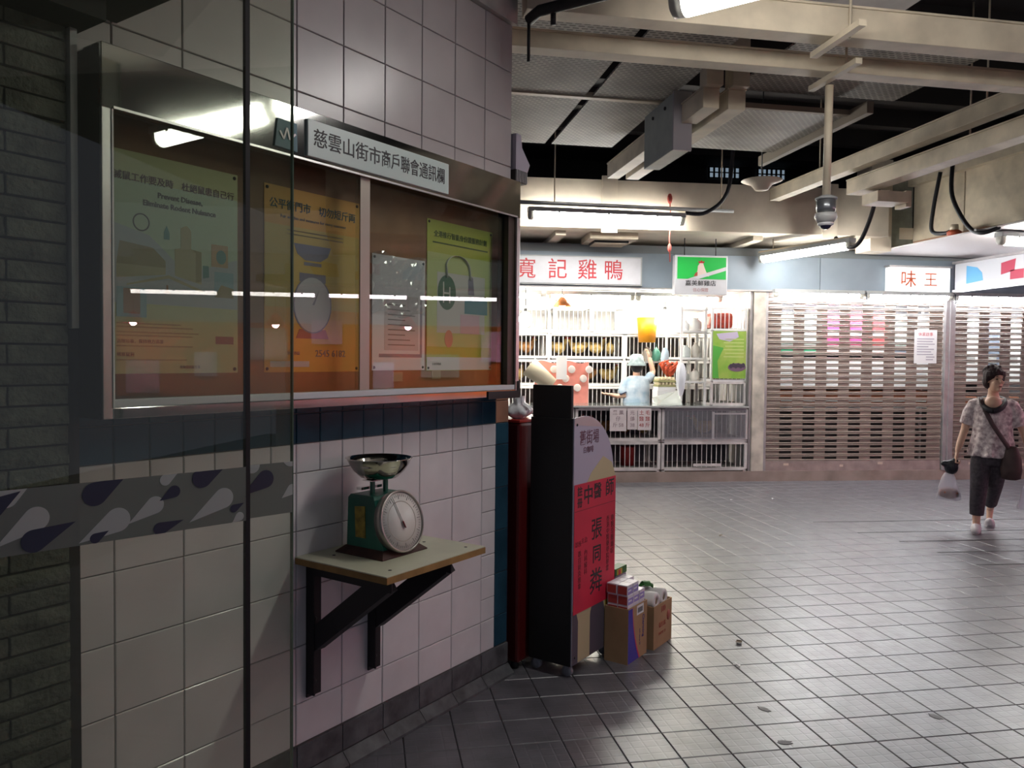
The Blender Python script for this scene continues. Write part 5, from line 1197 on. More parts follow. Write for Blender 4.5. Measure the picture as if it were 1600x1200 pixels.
    # plastic bags, crab bundle, egg trays
    def sack(name, label, x, y, z, rx, ry, h, m, seed, hang=False):
        b = MB()
        def f(u, v):
            a = 2 * PI * u
            prof = (math.sin(min(1.0, v * 1.15 + 0.10) * PI) ** 0.55 * 0.95 + 0.06) if not hang else (0.12 + 0.88 * math.sin((1 - v) ** 0.8 * PI * 0.80 + 0.35))
            w = 1 + 0.10 * math.sin(a * 4 + seed + v * 5) + 0.06 * math.sin(a * 9 - seed)
            return (rx * prof * w * math.cos(a), ry * prof * w * math.sin(a), v * h)
        b.grid(f, 28, 12)
        o = b.build(name, m); o.location = FAR.w(x, y, z); o.rotation_euler = (0, 0, FAR.rz)
        return tag(o, label, 'bag')
    sack('plastic_bag', 'clear plastic bag of mixed goods above the vendor hat', -1.315, 1.085, 1.54, 0.065, 0.05, 0.25, glass_mat('clear_bag', (0.85, 0.86, 0.88), 1.5, 0.2, film=0.4, filmcol=(0.6, 0.52, 0.45)), 1)
    sack('plastic_bag', 'dark green plastic bag above the vendor hat', -1.185, 1.085, 1.54, 0.06, 0.05, 0.24, mat('bag_green', (0.07, 0.24, 0.18), 0.35, var=0.3), 2)
    sh = Asm('wire_shelf', 'thin metal shelf carrying plastic bags above the vendor', 'shelf', FAR, (-1.2, 0.95, 1.52)); sh.part('shelf_board', M_GALV, MB().box(-1.385, -1.12, 1.02, 1.14, 1.525, 1.538))
    sh.part('upright', M_GALV, MB().box(-1.385, -1.37, 1.12, 1.14, 0.132, 1.5245)); sh.part('upright', M_GALV, MB().box(-1.135, -1.12, 1.12, 1.14, 0.132, 1.5245))
    sack('plastic_bag', 'long white plastic bag hanging on the cage rack', -1.14, 0.14, 1.10, 0.065, 0.06, 0.42, mat('bag_white2', (0.72, 0.74, 0.8), 0.4), 4, hang=True)
    sack('plastic_bag', 'pale blue plastic bag hanging beside the crab bundle', -1.19, 0.66, 1.42, 0.05, 0.04, 0.3, mat('bag_blue', (0.45, 0.6, 0.72), 0.4), 6, hang=True)
    b = MB()
    for k in range(26):
        a = k * 2.4; r = 0.09 * math.sqrt((k + 1) / 26); zz = 1.36 + 0.006 * k
        b.tube([(r * math.cos(a), r * math.sin(a) * 0.6, 0.0 + 0.005 * k), (1.5 * r * math.cos(a + 0.4), r * math.sin(a + 0.4), 0.04 + 0.006 * k), (1.2 * r * math.cos(a + 0.9), r * math.sin(a + 0.9), 0.07 + 0.006 * k)], [0.016, 0.02, 0.008], 6)
    o = b.build('flower_bunch', mat('coral_red', (0.62, 0.10, 0.04), 0.5, var=0.3)); o.location = FAR.w(-1.19, 0.47, 1.335); tag(o, 'bunch of coral red flowers beside the egg trays', 'flowers')
    A = Asm('egg_stand', 'low crate stack carrying egg trays behind the counter', 'crate', FAR, (-1.25, 0.48, 0.976)); A.part('crate', M_CAGEW, MB().box(-1.38, -1.12, 0.36, 0.60, 0.9765, 1.16).box(-1.37, -1.13, 0.37, 0.59, 1.1605, 1.20), bevel=0.004)
    eg = None
    for L in range(2):
        t = Asm('egg_tray', 'olive egg tray full of eggs on the white crate', 'egg tray', FAR, (-1.25, 0.48, 1.2005 + L * 0.062), 'egg trays'); t.part('tray', mat('egg_tray', (0.30, 0.29, 0.13), 0.8), MB().box(-1.37, -1.125, 0.37, 0.59, 1.2008 + L * 0.062, 1.226 + L * 0.062), bevel=0.006)
        for i in range(5):
            for j in range(4):
                px, py = -1.345 + i * 0.048, 0.395 + j * 0.055
                if eg is None:
                    eg = MB().ell((0, 0, 0.0), (0.021, 0.021, 0.027), 10, 7).build('egg', mat('egg_shell', (0.72, 0.62, 0.42), 0.5)); eg.location = FAR.w(px, py, 1.243); tag(eg, 'cream egg sitting in an olive egg tray', 'egg', 'eggs in trays')
                else:
                    c2 = eg.copy(); COL.objects.link(c2); c2.location = FAR.w(px, py, 1.243 + L * 0.062)
    o = MB().add([(-1.50, 0.02, 0.977), (-1.15, 0.02, 0.977), (-1.125, 0.30, 1.16), (-1.46, 0.33, 1.06), (-1.50, 0.02, 0.981), (-1.15, 0.02, 0.981), (-1.125, 0.296, 1.164), (-1.46, 0.326, 1.064)], [(0, 1, 2, 3), (7, 6, 5, 4), (0, 4, 5, 1), (1, 5, 6, 2), (2, 6, 7, 3), (3, 7, 4, 0)])
    o = off(o, (-1.3, 0.15, 0.977)).build('clear_panel', glass_mat('cloudy_panel', (0.85, 0.88, 0.88), 1.5, 0.15, film=0.35, filmcol=(0.7, 0.72, 0.7))); o.location = FAR.w(-1.3, 0.15, 0.977); o.rotation_euler = (0, 0, FAR.rz); tag(o, 'cloudy plastic panel propped on the counter top by the vendor', 'panel')
    # lamps of the stall
    for k, x in enumerate((-3.5, -2.25, -1.04)):
        tube_light(['warm white stall tube behind the first red sign character', 'warm white stall tube under the last red sign characters', 'warm white stall tube behind the hanging rooster sign'][k], FAR, (x, 0.55, 2.40), 0, 1.18, m=M_GLOW, w=0.07, h=0.06, group='stall ceiling tubes')
    for k, (x, y, z, r, lab) in enumerate(((-1.10, 0.98, 2.17, 0.07, 'bare glowing bulb beside the orange hanging bin'), (-3.14, 0.35, 2.06, 0.085, 'bare glowing bulb near the stall end by the notice wall'))):
        A = Asm('bulb_lamp', lab, 'lamp', FAR, (x, y, z - r))
        A.part('bulb', mat('bulb_glow', (0.9, 0.9, 0.9), 0.3, emit=(1.0, 0.93, 0.78), estr=TUBE * 2.4), MB().ell((x, y, z), (r, r, r * 1.15), 18, 12))
        A.part('holder', M_INK, MB().tube([(x, y, z + r * 1.05), (x, y, z + r * 1.05 + 0.05)], 0.022, 10)); A.part('flex', M_CABLE, MB().tube([(x, y, z + r * 1.05 + 0.05), (x, y, 2.46)], 0.004, 6))
    A = Asm('shade_lamp', 'orange cone-shaded lamp hanging in the poultry stall', 'lamp', FAR, (-2.66, 0.38, 2.2)); c = (-2.66, 0.38, 0)
    A.part('shade', mat('shade_orange', (0.60, 0.20, 0.05), 0.5), MB().lathe([(0.025, 2.36), (0.06, 2.32), (0.115, 2.235), (0.111, 2.235), (0.056, 2.316), (0.022, 2.355)], 24, c, closed=True)); A.part('bulb', MATS['bulb_glow'], MB().ell((c[0], c[1], 2.25), (0.04, 0.04, 0.05), 12, 8)); A.part('flex', M_CABLE, MB().tube([(c[0], c[1], 2.355), (c[0], c[1], 2.46)], 0.004, 6))
    # inner ceiling and partition of the stall
    struct('ceiling_stall', FAR, (0, 0, 0), MB().box(-6, 6, 0.26, SB, 2.47, 2.52), M_WHITE)
    struct('wall_partition', FAR, (0, 0, 0), MB().box(-0.20, -0.12, 0.17, SB, 0.132, 2.47), M_WHITE)
build_stall()

# ================================================================== CEILING AND SERVICES
def build_ceiling():
    struct('ceiling', WORLD, (0, 0, 0), MB().box(-5, 13, -4, 13, 4.4, 4.5), M_DARKV)
    # dark downstand ribs of the slab
    for k in range(7):
        struct('ceiling_beam', WORLD, (0, 0, 0), MB().box(-3, 12, 4.9 + k * 0.8, 5.02 + k * 0.8, 4.2, 4.399), M_DARKV)
    # perforated suspended panels with tee strips
    mp = mesh_panel_mat('perforated_panel', (0.36, 0.33, 0.28), 4.2)
    C = struct('ceiling_suspended', WORLD, (0, 0, 0), MB().box(0.72, 2.22, 5.745, 5.80, 3.49, 3.53).box(0.72, 2.22, 3.93, 3.96, 3.49, 3.53), M_CREAM)
    for x0, x1 in ((0.75, 1.58), (1.64, 2.21)):
        for y0, y1 in ((3.965, 5.74), (5.805, 7.08)):
            MB().box(x0, x1, y0, y1, 3.50, 3.515).build('perforated_panel', mp, C)
    C2 = struct('ceiling_suspended_2', WORLD, (0, 0, 0), MB().box(2.72, 3.75, 5.72, 5.76, 3.49, 3.53), mat('old_brown_angle', (0.22, 0.18, 0.13), 0.7))
    MB().box(2.74, 3.72, 5.765, 6.92, 3.50, 3.515).build('perforated_panel', mp, C2)
    MB().box(2.74, 4.1, 4.6, 5.715, 3.62, 3.635).build('perforated_panel', mp, C2)
    MB().box(3.725, 3.78, 5.5, 7.2, 3.44, 3.53).build('edge_angle', mat('old_brown_angle', (0, 0, 0)), C2)
    struct('ceiling_panel', WORLD, (0, 0, 0), MB().box(1.02, 2.88, -1.5, 4.42, 3.50 - 0.03, 3.485).box(-0.6, 1.019, -1.5, 2.2, 3.47, 3.485), M_PALE)

    def trunk(label, pts, w, h, name='cable_trunking', hang=()):
        """painted steel trunking with a raised lid seam; straight runs"""
        e = thing(name, label, 'trunking', WORLD, pts[0])
        o = Vector(pts[0]); b = MB(); lid = MB()
        for a, c in zip(pts[:-1], pts[1:]):
            b.bar(Vector(a) - o, Vector(c) - o, w, h)
            d = (Vector(c) - Vector(a)).normalized()
            if abs(d.z) < 0.5:
                lid.bar(Vector(a) - o + Vector((0, 0, h / 2 + 0.006)), Vector(c) - o + Vector((0, 0, h / 2 + 0.006)), w + 0.012, 0.011)
        b.build('trunk', M_CREAM, e, bevel=0.004)
        if lid.v: lid.build('lid', M_CREAM, e)
        for p in hang:
            MB().tube([Vector(p) - o, Vector((p[0], p[1], 4.4)) - o], 0.007, 6).build('hanger_rod', M_CREAM, e)
        return e
    trunk('upper cream cable trunking crossing the ceiling above the CCTV pole', [(0.74, 3.80, 3.285), (9.5, 3.80, 3.285)], 0.12, 0.15, hang=((2.42, 3.73, 3.2), (5.2, 3.8, 3.36)))
    trunk('lower cream cable trunking crossing the ceiling, carrying the CCTV pole', [(0.74, 4.24, 3.25), (9.5, 4.24, 3.25)], 0.11, 0.085, hang=((2.68, 4.16, 3.2), (5.6, 4.24, 3.30)))
    e = thing('steel_pipe', 'grey round pipe running above the cream trunkings', 'pipe', WORLD, (0.8, 4.05, 3.40)); MB().tube([(0, 0, 0), (1.7, 0, 0)], 0.035, 12).build('pipe', M_GREYP, e)
    for q in (0.85, 1.55): MB().tube([(q - 0.04, 0, 0.0), (q + 0.0, 0, 0.0)], 0.045, 12).build('pipe_clip', M_CABLE, e)
    for k, (x, y0, y1, z) in enumerate(((2.35, 3.52, 3.95, 3.19), (2.62, 3.95, 4.42, 3.185))):
        o = MB().bar((0, y0 - 4.1, 0), (0, y1 - 4.1, 0), 0.04, 0.03).build('hanger_bracket', M_CREAM); o.location = (x, 4.1, z); tag(o, ['short cream bracket under the upper trunking', 'short cream bracket under the lower trunking holding the CCTV pole'][k], 'bracket')
    trunk('higher cream trunking running away along the right side of the ceiling', [(4.50, 4.38, 3.41), (4.50, 8.3, 3.41)], 0.12, 0.12, hang=((4.5, 5.2, 3.46), (4.5, 7.4, 3.46)))
    trunk('lower cream trunking running away along the right side with a cut end', [(4.62, 4.38, 3.225), (4.62, 7.0, 3.225)], 0.16, 0.13, hang=((4.7, 5.6, 3.28),))
    o = MB().box(-0.12, 0.20, -0.12, 0.12, -0.10, 0.0).box(0.201, 0.26, -0.08, 0.08, -0.13, 0.02); o = o.build('junction_box', M_CREAM, bevel=0.004); o.location = (4.74, 6.75, 3.135); tag(o, 'rusty cream junction box under the cut end of the right trunking', 'junction box')
    # bent twin trunking with switch box
    trunk('bent cream trunking dropping from the ceiling behind the grey switch box, inner run', [(2.265, 7.2, 3.31), (2.265, 6.062, 3.31)], 0.115, 0.13)
    trunk('short cream trunking stub between the grey switch box and its upright leg', [(2.265, 5.42, 3.31), (2.265, 5.05, 3.31)], 0.115, 0.13)
    trunk('bent cream trunking dropping from the ceiling behind the grey switch box, outer run', [(2.45, 7.2, 3.31), (2.45, 5.05, 3.31)], 0.125, 0.13)
    for k, x in enumerate((2.265, 2.45)):
        trunk(['inner', 'outer'][k] + ' upright leg of the bent cream trunking', [(x, 5.05, 3.38), (x, 5.05, 4.3)], 0.115 + 0.01 * k, 0.12)
    A = Asm('switch_box', 'grey-green metal switch box hung below the bent trunking', 'switch box', WORLD, (2.22, 5.85, 3.02))
    A.part('box', mat('switch_grey', (0.30, 0.33, 0.31), 0.5, var=0.12), MB().box(2.155, 2.285, 5.45, 6.05, 3.06, 3.47), bevel=0.006)
    A.part('cover', mat('switch_grey2', (0.33, 0.31, 0.33), 0.5), MB().box(2.15, 2.29, 5.425, 5.4495, 3.055, 3.475), bevel=0.003)
    for yy in (5.6, 5.85): A.part('knob', M_INK, MB().lathe([(0.0001, 0.012), (0.013, 0.01), (0.014, 0)], 10, (2.1545, yy, 3.40), Matrix.Rotation(-PI / 2, 3, 'Y')))
    A.part('hanger_rod', M_CREAM, MB().tube([(2.2, 5.5, 3.475), (2.2, 5.5, 4.4)], 0.008, 6)); A.part('hanger_rod', M_CREAM, MB().tube([(2.2, 5.98, 3.475), (2.2, 5.98, 4.4)], 0.008, 6))
    # black pipework at the wall head
    A = Asm('black_pipe', 'black bent pipe bracketed near the head of the tiled wall', 'pipe', WORLD, (0.80, 3.9, 3.1))
    A.part('pipe', M_BLACK, MB().tube([(0.735, 3.66, 3.12), (0.77, 3.60, 3.14), (1.10, 3.36, 3.16), (1.4, 3.1, 3.2)], 0.026, 10)); A.part('drop', M_BLACK, MB().tube([(0.83, 3.57, 3.13), (0.83, 3.57, 3.07)], 0.013, 8).tube([(0.735, 3.66, 3.15), (0.735, 3.66, 2.93)], 0.008, 6))
    # CCTV on its pole
    A = Asm('cctv_camera', 'grey dome CCTV camera at the foot of a long ceiling pole', 'camera', WORLD, (2.66, 4.30, 2.32))
    x, y = 2.66, 4.30
    A.part('pole', M_CREAM, MB().tube([(x, y, 2.52), (x + 0.005, y, 3.17)], 0.023, 12)); A.part('flange', M_GREYP, MB().lathe([(0.0001, 2.505), (0.062, 2.505), (0.062, 2.515), (0.03, 2.53), (0.0001, 2.53)], 20, (x, y, 0), closed=True))
    A.part('housing', mat('cctv_grey', (0.20, 0.21, 0.22), 0.25, metal=0.6), MB().lathe([(0.0001, 2.43), (0.05, 2.43), (0.055, 2.45), (0.055, 2.50), (0.05, 2.5045), (0.0001, 2.5045)], 24, (x, y, 0), closed=True))
    A.part('collar', mat('cctv_pale', (0.55, 0.55, 0.53), 0.35), MB().lathe([(0.0001, 2.37), (0.045, 2.37), (0.064, 2.40), (0.060, 2.425), (0.0001, 2.429)], 24, (x, y, 0), closed=True)); A.part('dome', mat('cctv_dome', (0.02, 0.02, 0.05), 0.08), MB().ell((x, y, 2.365), (0.035, 0.035, 0.035), 18, 12)); A.part('dome_ring', M_WHITE, MB().lathe([(0.036, 2.352), (0.046, 2.36), (0.044, 2.3695), (0.036, 2.3695)], 24, (x, y, 0), closed=True))
    # pendant shade
    A = Asm('pendant_shade', 'small pale flared pendant shade hanging on a wire under the dark ceiling', 'lamp', WORLD, (3.66, 7.0, 3.15)); A.part('shade', mat('shade_cream', (0.62, 0.54, 0.42), 0.6), MB().lathe([(0.0001, 3.16), (0.06, 3.165), (0.10, 3.215), (0.19, 3.25), (0.185, 3.256), (0.09, 3.235), (0.02, 3.27), (0.0001, 3.275)], 20, (3.66, 7.0, 0), closed=True)); A.part('wire', M_CABLE, MB().tube([(3.66, 7.0, 3.27), (3.66, 7.0, 4.4)], 0.006, 6))
    # bulkhead over the right-hand row
    Bk = struct('bulkhead', WORLD, (0, 0, 0), MB().box(6.62, 9.5, 2.5, 8.75, 3.02, 4.0), M_CONC)
    ys = [2.5, 4.0, 5.5, 7.0, 7.9, 8.75]
    for a, c in zip(ys[:-1], ys[1:]): MB().box(6.585, 6.6195, a + 0.008, c - 0.008, 3.02, 3.72).build('cladding_panel', M_CREAM, Bk, bevel=0.004)
    MB().box(6.50, 6.584, 2.5, 8.75, 3.70, 3.78).build('ledge', M_CREAM, Bk)
    MB().box(6.52, 6.60, 7.5, 8.65, 2.955, 3.0195).build('timber_batten', mat('batten_wood', (0.36, 0.20, 0.12), 0.7), Bk)
    struct('post_2', WORLD, (0, 0, 0), MB().box(5.98, 6.26, 8.70, 9.0, 2.90, 4.0), M_CONC)
    struct('wall_infill', WORLD, (0, 0, 0), MB().box(6.2605, 6.585, 8.76, 8.85, 2.95, 4.0), mat('grey_green_wall', (0.30, 0.32, 0.27), 0.7, var=0.2))
    struct('ceiling_soffit_2', WORLD, (0, 0, 0), MB().box(5.6, 9.5, 7.0, 9.16, 2.94, 2.951) if False else MB().box(6.27, 9.5, 5.0, 9.2, 2.93, 2.945), mat('pale_soffit', (0.60, 0.57, 0.57), 0.6))
    # hoses and plug
    def hose(label, pts, r=0.022):
        e = thing('cable_hose', label, 'cable', WORLD, pts[0]); o = Vector(pts[0]); P = [Vector(p) for p in pts]; out = []
        for i in range(len(P) - 1):
            for k in range(6):
                t = k / 6; p0, p1, p2, p3 = P[max(i - 1, 0)], P[i], P[i + 1], P[min(i + 2, len(P) - 1)]
                out.append(0.5 * ((2 * p1) + (p2 - p0) * t + (2 * p0 - 5 * p1 + 4 * p2 - p3) * t * t + (3 * p1 - p0 - 3 * p2 + p3) * t ** 3) - o)
        MB().tube(out + [P[-1] - o], r, 8).build('hose', M_CABLE, e)
    hose('black flexible cable ending at the orange plug under the bulkhead', [(6.35, 8.0, 3.70), (6.32, 8.06, 3.30), (6.30, 8.05, 3.05), (6.30, 7.86, 2.99), (6.30, 7.75, 3.0)])
    hose('black flexible cable looping to the light fitting under the bulkhead', [(6.25, 7.69, 3.70), (6.2, 7.62, 3.35), (6.2, 7.40, 3.01), (6.2, 7.20, 2.89), (6.3, 7.05, 2.93)])
    hose('black flexible cable looping from the tube beside the concrete post', [(5.3, 7.55, 3.5), (5.25, 7.64, 3.1), (5.22, 7.78, 2.85), (5.2, 7.95, 2.81), (5.2, 8.2, 2.95)])
    hose('black cable rising from the long tube under the concrete beam', [(3.55, 8.55, 3.22), (3.78, 8.5, 3.23), (3.98, 8.4, 3.45), (4.02, 8.35, 4.0), (4.02, 8.3, 4.39)])
    A = Asm('orange_plug', 'orange industrial plug and socket under the bulkhead', 'plug', WORLD, (6.30, 7.70, 2.947)); A.part('plug', mat('plug_orange', (0.52, 0.10, 0.04), 0.5), MB().lathe([(0.0001, 2.948), (0.07, 2.95), (0.075, 2.98), (0.05, 3.0), (0.0001, 3.0)], 16, (6.30, 7.70, 0), closed=True)); A.part('cap', M_CREAM, MB().lathe([(0.0001, 3.0005), (0.045, 3.0005), (0.04, 3.06), (0.0001, 3.065)], 16, (6.30, 7.70, 0), closed=True))
    # small vented housing at the wall end, above the cabinet
    A = Asm('vented_housing', 'grey vented housing fixed at the end of the tiled wall above the cabinet', 'housing', NOTICE, (2.0, -0.02, 2.42))
    A.part('housing', mat('housing_lilac', (0.36, 0.34, 0.40), 0.45), MB().prism([(1.978, 2.47), (2.08, 2.47), (2.10, 2.51), (2.03, 2.58), (2.02, 2.64), (1.978, 2.64)], -0.03, 0.2)); A.part('vent_block', M_BLACK, MB().box(1.978, 2.075, -0.028, 0.19, 2.41, 2.469))
    for k in range(7): A.part('vent_fin', M_GREYP, MB().box(1.98 + k * 0.014, 1.985 + k * 0.014, -0.036, -0.0285, 2.412, 2.467))
    # air vent unit under the soffit
    A = Asm('air_vent', 'cream louvred air unit fixed under the concrete soffit over the sign', 'vent', FAR, (-2.15, -0.1, 2.93))
    A.part('casing', M_CREAM, MB().box(-2.50, -1.92, -0.55, 0.0, 2.98, 3.059), bevel=0.006); A.part('grille', M_BLACK, MB().box(-2.42, -2.0, -0.42, -0.08, 2.955, 2.9795))
    for k in range(6): A.part('louvre', M_CREAM, MB().box(-2.41, -2.01, -0.40 + k * 0.055, -0.375 + k * 0.055, 2.946, 2.9545))
    # red hanging string
    A = Asm('red_string', 'red string hanging from the concrete beam down to the green sign', 'string', FAR, (-1.5, -0.9, 2.66))
    A.part('string', mat('string_red', (0.6, 0.10, 0.08), 0.6), MB().tube([(-1.655, -0.90, 3.45), (-1.645, -0.905, 3.2), (-1.652, -0.90, 2.95), (-1.64, -0.9, 2.68)], 0.007, 6)); A.part('knots', mat('string_red', (0, 0, 0)), MB().ell((-1.655, -0.905, 3.40), (0.03, 0.02, 0.06), 8, 6).ell((-1.65, -0.905, 2.84), (0.024, 0.02, 0.05), 8, 6))

    # fluorescent fittings
    s2 = math.sqrt(0.5)
    tube_light('ceiling tube fitting running towards the tiled wall, near its corner', WORLD, (1.28 + 0.61 * s2, 3.27 - 0.61 * s2, 3.09), R(-45), 1.22, w=0.12, h=0.085, m=M_TUBEN)
    tube_light('ceiling tube fitting in front of the glass notice cabinet', WORLD, (2.16 + 0.62 * s2, 2.39 - 0.62 * s2, 3.09), R(-45), 1.22, w=0.12, h=0.085, m=M_TUBEN)
    e = tube_light('long tube fitting on a grey conduit under the concrete beam', WORLD, (2.63, 8.55, 3.16), R(-0.5), 1.80, w=0.10, h=0.09)
    MB().tube([(-1.1, 0.02, 0.105), (1.5, 0.02, 0.105)], 0.022, 8).build('conduit', M_GREYP, e); MB().tube([(1.35, 0.02, 0.105), (1.35, 0.02, 1.23)], 0.008, 6).build('hanger_rod', M_CREAM, e); MB().tube([(-0.6, 0.02, 0.105), (-0.6, 0.02, 1.23)], 0.008, 6).build('hanger_rod', M_CREAM, e)
    e = tube_light('tube fitting pointing away beside the concrete post, below the CCTV camera', WORLD, (5.05, 8.62, 2.86), R(-76), 1.45, w=0.09, h=0.075)
    MB().box(-0.75, 0.75, -0.01, 0.01, 0.0505, 0.075).build('conduit', M_CREAM, e); MB().tube([(-0.5, 0, 0.07), (-0.5, 0, 0.2)], 0.006, 6).build('hanger_rod', M_CREAM, e)
    e = tube_light('tube fitting under the bulkhead at the right-hand stalls', WORLD, (6.95, 7.22, 2.86), R(0), 1.05, w=0.10, h=0.085)
    MB().box(-0.8, 0.5, -0.015, 0.015, 0.0505, 0.072).build('conduit', M_GREYP, e)
build_ceiling()

# ================================================================== RIGHT-HAND ROW (seen in the cabinet glass)
def build_right_row():
    Fr = Frame((8.55, 6.4, 0), R(-90))
    struct('wall_right', Fr, (0, 0, 0), MB().box(-0.2, 8.5, 1.0, 1.1, 0, 3.0), mat('grey_stall_wall', (0.45, 0.44, 0.43), 0.6, var=0.1))
    struct('trim_7', Fr, (0, 0, 0), MB().box(-0.1, 8.4, 0.985, 0.999, 0.95, 2.06), mat('orange_stall_panel', (0.62, 0.20, 0.03), 0.6, var=0.1))
    struct('trim_6', Fr, (0, 0, 0), MB().box(-0.2, 8.5, 0.0, 0.99, 2.62, 2.72), mat('stall_soffit_grey', (0.4, 0.4, 0.42), 0.6))
    c = Asm('stall_counter', 'long steel counter of the right-hand stalls', 'counter', Fr, (4.0, 0.2, 0)); c.part('body', M_GALV, MB().box(0.0, 8.2, 0.0, 0.5, 0.0, 0.85)); c.part('top', M_STEEL, MB().box(-0.05, 8.25, -0.05, 0.55, 0.8505, 0.88), bevel=0.004)
    for k in range(6):  # tube emission tinted pink to help colour the floor
        tube_light('pink-tinted tube along the right-hand stall front', Fr, (0.75 + k * 1.32, 0.12, 2.45), 0, 1.24, m=mat('pinkish_market_tube', (0.9, 0.85, 0.87), 0.4, emit=(1.0, 0.82, 0.94), estr=TUBE * 0.32), w=0.06, h=0.05, group='right row tubes')
    for k in range(9):
        w = 0.16 + 0.07 * (k % 3); x = 0.5 + k * 0.88
        o = MB().box(-w, w, 0, 0.02, 0, 0.36 + 0.12 * (k % 2)).build('hanging_sheet', mat('sheet_%d' % (k % 3), [(0.75, 0.75, 0.75), (0.70, 0.50, 0.55), (0.45, 0.55, 0.40)][k % 3], 0.6))
        o.location = Fr.w(x, 0.94, 1.75 - 0.25 * (k % 4)); o.rotation_euler = (0, 0, Fr.rz); tag(o, '%s price sheet hung on the orange stall panel' % ['white', 'pink', 'pale green'][k % 3], 'sheet', 'sheets on the orange wall')
    for k in range(4):  # lamps added out of view to tint the right-hand floor pink
        x = 0.9 + k * 1.9; A = Asm('pink_tint_lamp', 'out-of-view red-shaded lamp added to tint the floor pink', 'lamp', Fr, (x, 0.25, 1.95), 'added pink-tint lamps')
        A.part('shade', mat('lamp_red', (0.5, 0.03, 0.03), 0.4), MB().lathe([(0.02, 2.16), (0.06, 2.13), (0.15, 2.0), (0.146, 2.0), (0.055, 2.122), (0.015, 2.15)], 20, (x, 0.25, 0), closed=True)); A.part('bulb', mat('pink_bulb', (0.9, 0.7, 0.7), 0.4, emit=(1.0, 0.36, 0.60), estr=210), MB().ell((x, 0.25, 2.02), (0.05, 0.05, 0.06), 12, 8)); A.part('flex', M_CABLE, MB().tube([(x, 0.25, 2.15), (x, 0.25, 2.62)], 0.005, 6))
build_right_row()

# ================================================================== PEOPLE
def ringz(cx, cy, z, rx, ry, n=24, wob=0.0, ph=0.0, k=5):
    return [(cx + rx * math.cos(2 * PI * q / n) * (1 + wob * math.sin(k * 2 * PI * q / n + ph)), cy + ry * math.sin(2 * PI * q / n) * (1 + wob * math.sin(k * 2 * PI * q / n + ph)), z + wob * 0.12 * math.sin(k * 2 * PI * q / n + ph)) for q in range(n)]
def hand(b, w, d, side, s=1.0, curl=1.0):
    """w wrist, d direction of the hand; palm, four unequal curled fingers and a thumb off the side"""
    w = Vector(w); d = Vector(d).normalized()
    sd = Vector((side, 0, 0)); sd = (sd - d * sd.dot(d)).normalized(); nrm = d.cross(sd).normalized()
    if nrm.y > 0: nrm = -nrm
    b.tube([w - d * 0.02, w + d * 0.03, w + d * 0.075], [0.022 * s, 0.030 * s, 0.032 * s], 10, sq=0.6)
    for k in range(4):
        o = w + d * 0.075 + nrm * 0.0 + Vector((0, -1, 0)) * (0.026 - 0.017 * k) * 1.0
        L = [0.036, 0.042, 0.039, 0.030][k] * s
        p1 = o + d * L * 0.9; p2 = p1 + (d * (1 - curl) - sd * curl) * L * 0.8; p3 = p2 + (-d * curl * 0.9 - sd * 0.2) * L * 0.7
        b.tube([o - d * 0.015, p1, p2, p3], [0.0095 * s, 0.009 * s, 0.0085 * s, 0.007 * s], 7)
    t0 = w + d * 0.02 + Vector((0, -0.028, 0)); b.tube([t0, t0 + d * 0.03 + Vector((0, -0.018, 0)), t0 + d * 0.055 - sd * 0.012], [0.012 * s, 0.010 * s, 0.008 * s], 7)
def head(b, c, m):
    """skull, jaw, nose, ears, brow and chin about centre c; m turns the face, which looks to local -y"""
    c = Vector(c)
    def P(x, y, z): return c + m @ Vector((x, y, z))
    b.ell(P(0, 0.012, 0.03), (0.073, 0.090, 0.085), 20, 14, m).ell(P(0, -0.022, -0.035), (0.058, 0.062, 0.075), 18, 12, m)
    b.ell(P(0, -0.066, -0.088), (0.024, 0.020, 0.018), 10, 8, m)
    b.tube([P(0, -0.082, 0.018), P(0, -0.098, -0.012), P(0, -0.103, -0.026)], [0.009, 0.012, 0.015], 8)
    b.ell(P(0.0, -0.078, 0.030), (0.045, 0.012, 0.010), 12, 6, m)
    for s in (-1, 1):
        b.ell(P(s * 0.074, 0.012, -0.004), (0.010, 0.022, 0.034), 10, 8, m).ell(P(s * 0.034, -0.066, -0.022), (0.022, 0.018, 0.016), 10, 6, m)
    b.ell(P(0, -0.080, -0.058), (0.024, 0.012, 0.010), 10, 6, m)
